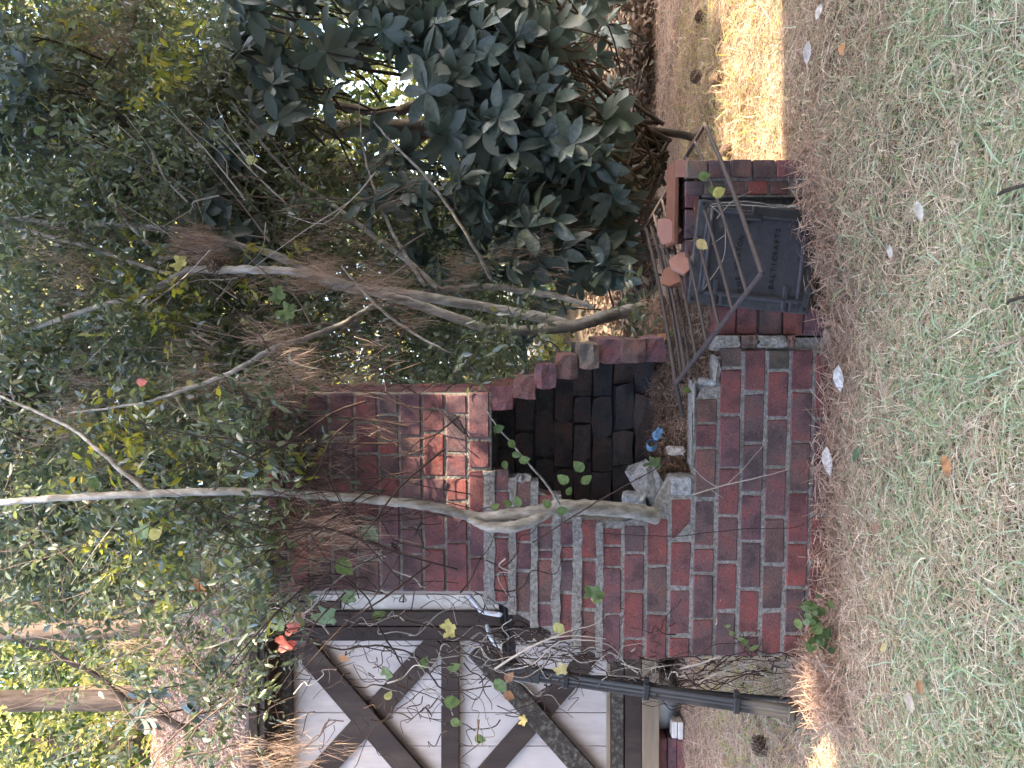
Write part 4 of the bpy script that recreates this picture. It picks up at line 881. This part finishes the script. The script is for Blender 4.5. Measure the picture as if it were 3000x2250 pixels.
# free leaves high in the shrub and by the grate
for ix,iy,d,s,m,lab in ((505,560+205,3.7,.075,'vine_yellow','ragged yellow grape leaf hanging in the needles of the tree fork'),(400,1123,3.5,.05,'vine_red','small red leaf glowing in the middle of the upper foliage'),(545,1120,3.55,.035,'vine_yellow','tiny bright yellow leaf right of the red leaf'),(720,470,4.1,.06,'vine_yellow','ragged yellow leaf beside dark evergreen leaves'),(100,390,3.9,.055,'vine_green','single fresh green leaf near the top of the shrub'),(820,900,3.7,.09,'vine_green','broad green grape leaf over the thin tree fork'),(790,860,3.7,.08,'vine_green','pale green grape leaf just above the broad green one'),
  (2040,705,2.85,.048,'vine_yellow','yellow oval leaf caught on the iron grate'),(2088,572,3.05,.055,'vine_yellow','spotted yellow green leaf hanging on the grate above the iron door'),(2078,548,3.08,.045,'vine_green','green leaf tucked behind the spotted one on the grate'),(2045,520,3.2,.05,'vine_green','ragged green leaf near the right end of the flue tile'),(1925,1000,3.5,.055,'dead_brown','curled orange brown leaf beside the grate rods'),(1895,1350,3.5,.075,'vine_green','round dark green leaf against the dark firebox'),(2000,1140,3.35,.04,'vine_green','small fresh green leaf under the left end of the grate')):
    o=leafobj('loose_leaf',P(ix,iy,d),s*1.1,M[m],lab,'leaf',tmpl=(OV,MAGf) if s<.07 else (LOBv,LOBf)); o.rotation_quaternion=facing(random.uniform(-2.6,-.4),.5)
# leaves on the thin sprig inside the firebox opening
for ix,iy,d,s,r in ((1445,1262,3.18,.05,-1.2),(1490,1290,3.2,.045,-2.4),(1500,1330,3.2,.04,-1.8),(1520,1350,3.2,.05,-1.4),(1475,1350,3.2,.04,-2.8),(1665,1415,3.2,.06,.9),(1660,1450,3.2,.04,-.6),(1710,1380,3.15,.06,.8),(1702,1415,3.15,.055,-1.0),(1615,1485,3.28,.05,.9),(1630,1500,3.26,.055,-1.4),(1500,1480,3.3,.045,1.2),(1520,1485,3.3,.05,.2),(1440,1490,3.3,.04,-1)):
    o=leafobj('leaf',P(ix,iy,d)-T1r,s,M['vine_green'],None,None,tmpl=(OV,MAGf),parent=t1); o.rotation_quaternion=facing(r,.5)
# red sumac leaflets at the shed corner
rs=empty('red_vine_sprig','sprig of bright red leaves hanging at the top corner of the shed wall','vine',tuple(P(830,1850,3.6))); rb=P(830,1850,3.6)
for ix,iy,s in ((870,1800,.04),(862,1822,.05),(850,1845,.05),(838,1832,.035),(835,1858,.04),(812,1868,.05),(822,1890,.055),(838,1895,.05),(815,1900,.05),(805,1880,.04)):
    o=leafobj('leaf',P(ix,iy,3.6)-rb,s*1.1,M['vine_red'],None,None,tmpl=(OV,MAGf),parent=rs); o.rotation_quaternion=facing(random.uniform(-2.5,-.6),.6)
V,Fq=tube_arrays(smooth_path([P(*q)-rb for q in ((885,1790,3.61),(850,1835,3.61),(825,1880,3.61),(815,1905,3.61))],4),.002,5); link('stem',npmesh('stem',V,[Fq]),M['vine_dark'],rs)
# bleached bare branch lying across the bricks
def bare(name,label,root,lines,mat):
    r0=P(*root); tb=Tubes()
    for pts,rd in lines: tb.add(smooth_path([P(*q)-r0 for q in pts],5,.001),rd,6)
    o=tb.make(name,mat); o.location=r0; tag(o,label,'twig'); return o
bare('bleached_branch','bleached forked bare branch in front of the brick shoulder',(1450,1960,3.4),[([(1450,1960,3.4),(1520,1915,3.38),(1600,1875,3.36),(1680,1862,3.36),(1775,1872,3.36)],[.006,.004,.0015]),([(1600,1875,3.36),(1680,1845,3.36),(1740,1830,3.36),(1785,1795,3.36)],[.003,.001]),([(1480,1965,3.42),(1560,1945,3.4),(1640,1880,3.38),(1750,1880,3.36),(1810,1910,3.4),(1835,1960,3.45)],[.003,.0025,.001]),([(1450,1960,3.4),(1530,1985,3.42),(1590,1950,3.42),(1620,1905,3.42)],[.002,.001])],M['twig_pale'])
bare('bleached_twig','small bleached twig lying across the middle of the low brick wall',(2025,1450,3.36),[([(2025,1450,3.38),(2100,1428,3.37),(2170,1410,3.37),(2240,1395,3.37),(2310,1375,3.36)],[.0025,.0028,.001]),([(2100,1428,3.37),(2060,1400,3.37),(2030,1370,3.38)],[.002,.001]),([(2130,1420,3.37),(2180,1370,3.36),(2250,1290,3.36)],[.0015,.0008]),([(2080,1432,3.37),(2120,1460,3.37)],[.0015,.0006])],M['twig_pale'])
bare('sunlit_stick','short bright stick beside the end of the low brick wall',(1990,1960,3.55),[([(1990,1960,3.55),(2040,1948,3.53),(2110,1922,3.5)],[.004,.0045,.003])],M['twig_pale'])
bare('root_hairs','pale thin dry stems hanging across the iron door',(2125,600,3.3),[([(2080,600,3.33),(2120,640,3.33),(2125,700,3.33),(2118,760,3.33),(2060,850,3.33)],[.0013,.0018,.001]),([(2085,598,3.3),(2180,590,3.3),(2260,600,3.3),(2335,602,3.3)],[.0015,.0015]),([(2085,605,3.3),(2170,600,3.3),(2250,605,3.3),(2335,606,3.3)],[.0015,.0015]),([(2122,690,3.33),(2085,715,3.33)],[.0012,.0008]),([(2100,640,3.3),(2145,590,3.3),(2200,560,3.3)],[.002,.001])],M['twig_pale'])
bare('thin_vine','thin dark vine crossing the low brick wall from side to side',(1900,1565,3.36),[([(1760,1562,3.36),(1900,1570,3.36),(2000,1570,3.36),(2080,1560,3.36),(2200,1548,3.34),(2330,1545,3.34),(2400,1500,3.3)],[.0016,.002,.0015]),([(1560,1590,3.33),(1700,1500,3.3),(1800,1440,3.28),(1900,1385,3.3),(1970,1340,3.3)],[.003,.003,.002])],M['vine_dark'])
# chain link wire between the wall and the downspout
wf=empty('wire_fence','rusty sagging chain link fence piece left of the brickwork','fence',tuple(P(2250,1980,3.75))); fb=P(2250,1980,3.75)
tb=Tubes()
for k in range(9):
    for sg in (1,-1):
        pts=[]
        for q in range(9):
            iy=1935+q*17; ix=1880+k*62+ (31 if (q%2)==(0 if sg>0 else 1) else -31); pts.append(P(ix+random.gauss(0,4),iy,3.75+.02*math.sin(q))-fb)
        tb.add(pts,.0016,4)
tb.make('wire_mesh',M['vine_dark'],wf)
# straw piled along the foot of the wall
def foot():
    N=3200; lxp=rng.uniform(-1.35,1.05,N); off=np.abs(rng.normal(size=N))*.10; 
    wx=lxp*CT-off*ST; wy=D0-lxp*ST-off*CT; z=hz(wx,wy)+rng.random(N)*.10*np.exp(-off*9)+.008
    left=np.clip((-lxp-.7)*1.4,0,1); z+=left*rng.random(N)*.12*np.exp(-off*6)
    d=rdir(N); d[:,2]*=.45; X_,Y_,Z_=frames(d,roll=.4)
    V,Fs=scatter(NT,NF,np.stack([wx,wy-.012,z],1),X_,Y_,Z_,np.stack([rng.uniform(.06,.16,N),np.full(N,.003),rng.uniform(.03,.3,N)],1))
    tag(link('foot_straw',npmesh('foot_straw',V,Fs),M['straw']),'pine needles heaped along the foot of the brick wall','pine straw',kind='stuff')
    N=2600; q=np.array([list(P(rng.uniform(2330,2440),rng.uniform(1880,2100),3.5)) for _ in range(N)]); q[:,1]+=rng.normal(size=N)*.14; q[:,2]=hz(q[:,0],q[:,1])+rng.random(N)*.13
    d=rdir(N); X_,Y_,Z_=frames(d,roll=.5); V,Fs=scatter(NT,NF,q,X_,Y_,Z_,np.stack([rng.uniform(.08,.2,N),np.full(N,.0026),rng.uniform(.03,.3,N)],1))
    tag(link('brush_pile',npmesh('brush_pile',V,Fs),M['straw']),'small dark pile of needles and twigs at the foot of the downspout','brush pile',kind='stuff')
foot()
# weeds at the wall foot
wd_=empty('wall_weed','green trailing weed at the left foot of the low brick wall','weed',tuple(P(2400,1800,3.36))); wb=P(2400,1800,3.36)
for k in range(34):
    ix=random.gauss(2392,22); iy=1765+k*4.2+random.gauss(0,10); o=leafobj('leaf',P(ix,iy,3.34+random.uniform(-.04,.02))-wb,random.uniform(.03,.06),M['vine_green'],None,None,tmpl=(OV,MAGf),parent=wd_); o.rotation_quaternion=facing(random.uniform(-2.8,2.8),.9)
V,Fq=tube_arrays(smooth_path([P(*q)-wb for q in ((2330,1775,3.34),(2375,1790,3.34),(2395,1850,3.34),(2420,1940,3.34))],4),.002,5); link('stem',npmesh('stem',V,[Fq]),M['vine_green'],wd_)
ws=empty('wall_sprig','small green sprig growing over two bricks near the left end of the low wall','weed',tuple(P(2160,1850,3.37))); wb2=P(2160,1850,3.37)
for ix,iy,s in ((2125,1835,.025),(2135,1855,.03),(2160,1870,.035),(2170,1885,.04),(2195,1900,.04),(2205,1895,.03)):
    o=leafobj('leaf',P(ix,iy,3.37)-wb2,s,M['vine_green'],None,None,tmpl=(OV,MAGf),parent=ws); o.rotation_quaternion=facing(random.uniform(-2,-1),.6)
V,Fq=tube_arrays(smooth_path([P(*q)-wb2 for q in ((2120,1830,3.39),(2150,1862,3.38),(2205,1905,3.38))],4),.0015,5); link('stem',npmesh('stem',V,[Fq]),M['vine_green'],ws)
# dead leaves on the lawn
def G(ix,iy,up=.02):
    d=3.3
    for _ in range(30):
        x=(1125-iy)/F*d; d=(CAMZ-float(hz(x,d))-up)/((ix-1540)/F)
    return P(ix,iy,d)
for ix,iy,s,m,lab in ((2432,1395,.085,'dead_pale','largest pale dry leaf, against the foot of the low brick wall'),(2462,1148,.08,'dead_pale','pale crumpled leaf near the right end of the low wall foot'),(2432,1015,.06,'dead_pale','narrow pale leaf pointing away from the wall corner'),(2362,190,.06,'dead_pale','greyish curled leaf on the lawn at far right'),(2390,60,.045,'dead_pale','small white leaf on the dry grass at the right edge'),(2465,165,.05,'dead_brown','tan curled leaf on the grass at far right'),(2410,930,.06,'dead_brown','brown leaf on the straw beside the iron door'),
   (2610,760,.035,'dead_pale','tiny white leaf in the middle of the right lawn'),(2500,1355,.05,'vine_green','green ragged leaf on the straw before the largest pale leaf'),(2580,1912,.035,'vine_yellow','small yellow leaf lying on the lawn at left'),(2672,2090,.045,'dead_pale','pale leaf scrap on the left lawn'),(2415,1700,.06,'dead_brown','pinkish brown leaf among wall foot straw'),(2780,1400,.05,'dead_brown','dark brown leaf sunk in the near grass'),(2700,650,.05,'dead_pale','pale bent leaf on near right grass'),(2560,1570,.04,'dead_brown','small rusty leaf on the lawn before the wall'),(2700,2040,.04,'dead_brown','small red brown leaf on the left lawn')):
    o=leafobj('fallen_leaf',G(ix,iy,.045),s*1.55,M[m],lab,'leaf','dead leaves lying on the lawn'); o.rotation_mode='XYZ'; o.rotation_euler=(random.uniform(.5,1.1),random.uniform(-.3,.3),random.uniform(-.6,.6))
# pine cones
def cone(loc,s,label,rot,parent=None):
    bm=bmesh.new()
    bmesh.ops.create_uvsphere(bm,u_segments=10,v_segments=8,radius=.5)
    for v in bm.verts: v.co.z*=1.35; v.co.xy*=.8*(1-.25*v.co.z)
    e=empty('pine_cone',label,'pine cone',tuple(loc),group='pine cones'); e.rotation_euler=rot; e.scale=(s,s,s)
    bmobj('core',bm,M['cone'],e)
    bm=bmesh.new()
    for k in range(70):
        t=(k+.5)/70; z=-.62+1.24*t; r=.5*math.sqrt(max(0,1-(z/.7)**2))+.05; a=k*2.399
        c=Vector((math.cos(a)*r*.85,math.sin(a)*r*.85,z)); R=Matrix.Rotation(a,3,'Z')@Matrix.Rotation(-.5,3,'Y')
        bm_box(bm,c,(.26,.16,.05),R)
    bmobj('scales',bm,M['cone'],e)['kind']='stuff'
for ix,iy,s,lab in ((2040,225,.075,'pine cone on shaded straw, highest of the far right pair'),(2098,230,.07,'pine cone at the edge of the sunny strip'),(2128,440,.06,'small pine cone right beside the tip of the grate'),(2225,2185,.085,'pine cone on sunny straw left of the downspout'),(2050,50,.06,'dark pine cone on straw at the right edge')):
    cone(G(ix,iy,.04),s,lab,(random.uniform(1,2),random.uniform(0,3),random.uniform(0,3)))
cone(P(632,782,3.95),.07,'dark pine cone lodged in the needle clump of the tree',(1.4,.4,0))
cone(toW(L(1932,1135,.1)),.05,'charred pine cone on the hearth straw',(1.4,.4,0))
# sticks lying on the lawn
for ix0,iy0,ix1,iy1,lab in ((2925,570,3010,540,'dark stick lying in the near grass, upper of two'),(2950,890,3010,868,'dark stick lying in the near grass, lower of two'),(2430,2080,2330,2140,'short brown stick in the brush pile')):
    a,b=G(ix0,iy0,.04),G(ix1,iy1,.05); o=Tubes().add(smooth_path([a,a.lerp(b,.5)+Vector((0,.01,.012)),b],4),[.004,.006,.005],6).make('stick',M['bark_dark']); tag(o,lab,'stick')

# ------------------------------------------------------------------ the rest of the place: house behind the photographer, trees added out of view to cast shade
hs=empty('house','two storey house behind the photographer shading the lawn','house',(0,0,0))
eh=7.4; k_=eh/SUN.z
def shadow_src(x,y,h): k=h/SUN.z; return Vector((x+SUN.x*k,y+SUN.y*k,h))
LA,LB=(1.67,3.72),(-1.6,3.42)
sl_=(LA[1]-LB[1])/(LA[0]-LB[0])
e1=shadow_src(9,LB[1]+sl_*(9+1.6),eh); e2=shadow_src(-12,LB[1]+sl_*(-12+1.6),eh)
dr=(e1-e2).normalized(); nb=Vector((dr.y,-dr.x,0))     # away from the lawn
bm=bmesh.new()
q=[e1,e2,e2+nb*5+Vector((0,0,3)),e1+nb*5+Vector((0,0,3)),]; vs=[bm.verts.new(p) for p in q]+[bm.verts.new(p) for p in (e2+nb*10,e1+nb*10)]
bm.faces.new(vs[:4]); bm.faces.new((vs[3],vs[2],vs[4],vs[5]))
bmesh.ops.solidify(bm,geom=bm.faces[:],thickness=.12); bmobj('roof',bm,M['roof'],hs)
bm=bmesh.new(); mid=(e1+e2)/2+nb*5.0; R=Matrix.Rotation(math.atan2(dr.y,dr.x),3,'Z'); bm_box(bm,Vector((mid.x,mid.y,eh/2-.06)),((e1-e2).length-1,8.6,eh-.1),R); bmobj('wall',bm,M['white_trim'],hs)  # unseen wall, made pale to bounce light back onto the lawn
def added_shade_tree(base,samples,label,leaf=.13,n_leaf=12,rt=.18):  # unseen tree added as a sun blocker, crown shaped by the wanted shade
    """samples: (n, target box x0,x1,y0,y1,z0,z1, height range k0,k1): unseen foliage added where its shade falls on that part of the yard"""
    e=empty('added_shade_tree',label,'tree',base); b=np.array(base); S1=np.array(SUN)/SUN.z; cs=[]
    for n,x0,x1,y0,y1,z0,z1,k0,k1 in samples:
        t=np.stack([rng.uniform(x0,x1,n),rng.uniform(y0,y1,n),rng.uniform(z0,z1,n)],1)
        k=rng.uniform(k0,k1,len(t)); q=t+S1*k[:,None]
        off=(np.abs(q[:,0])>.5*q[:,1]+.35)|(q[:,2]>CAMZ+.69*q[:,1]+.35)
        cs.append(q[off])
    c=np.concatenate(cs); ctr=c.mean(0)-b
    tb=Tubes().add(smooth_path([Vector((0,0,-.1)),Vector((.1,.05,ctr[2]*.5)),Vector(tuple(ctr))],6,.01),[rt,rt*.8,rt*.4],10,.04)
    for i in range(14):
        q=c[rng.integers(0,len(c))]-b
        if sungap(np.linspace((q*.5+ctr*.5)+b,q+b,12)).any(): continue
        tb.add(smooth_path([Vector((.1,.05,ctr[2]*.45)),Vector(tuple((q+ctr)/2)),Vector(tuple(q))],4,.02),[rt*.3,rt*.2,rt*.06],6)
    tb.make('trunk',M['bark_dark'],e)
    sprays(c-b,n_leaf,.32,leaf,(LEAF4v,LEAF4f),M['far_dark'],'crown',e,None,keep=lambda p: ~sungap(p+b))
def sungap(p):
    """gaps cut into the added crowns so that the sun falls on the chimney front and on two strips of ground"""
    S1=np.array(SUN)/SUN.z; k=(3.42-p[:,1])/-S1[1]; t=p-S1*k[:,None]; x,z=t[:,0],t[:,2]
    n_=.05*np.sin(x*21+z*9)+.04*np.sin(z*31)
    a=(x>-.58+n_)&(x<.14)&(z>1.44+np.abs(x+.16)*.5+n_*.5)&(z<2.06+n_)
    a|=(x>-.3+n_)&(x<.06)&(z>2.0)&(z<2.5)&(np.sin(x*37+z*11)+np.sin(z*29)>-.1)
    a&=(p[:,1]<3.4)
    g=p-S1*(p[:,2]-.1)[:,None]
    b_=(g[:,0]>.8)&(g[:,0]<3.2)&(g[:,1]>3.3)&(g[:,1]<4.78+.12*np.sin(g[:,0]*5))
    c_=(g[:,0]>-2.9)&(g[:,0]<-1.4)&(g[:,1]>3.2)&(g[:,1]<4.4)&((x<-1.30)|(p[:,1]>3.4))
    return a|b_|c_
added_shade_tree((3.4,1.2,0),[(1350,-1.35,1.25,3.35,3.5,.35,2.4,2.6,4.0)],'added unseen leafy tree just right of the photographer, shading the brickwork',leaf=.11)
added_shade_tree((6.4,3.6,0),[(1500,-2.4,4.6,5.1,9.5,0,.2,6.3,7.6),(380,.2,2.5,4.0,5.2,.3,3.4,3.6,4.8),(300,-3.2,-.6,4.4,6.5,0,.2,6.3,7.6),(650,-3.8,-1.1,6.4,6.6,.2,3.7,4.5,5.6),(600,-4,-.9,6.6,8.7,3.7,5.4,3.5,4.8)],'added unseen tall spreading tree shading the straw and shed',leaf=.2)
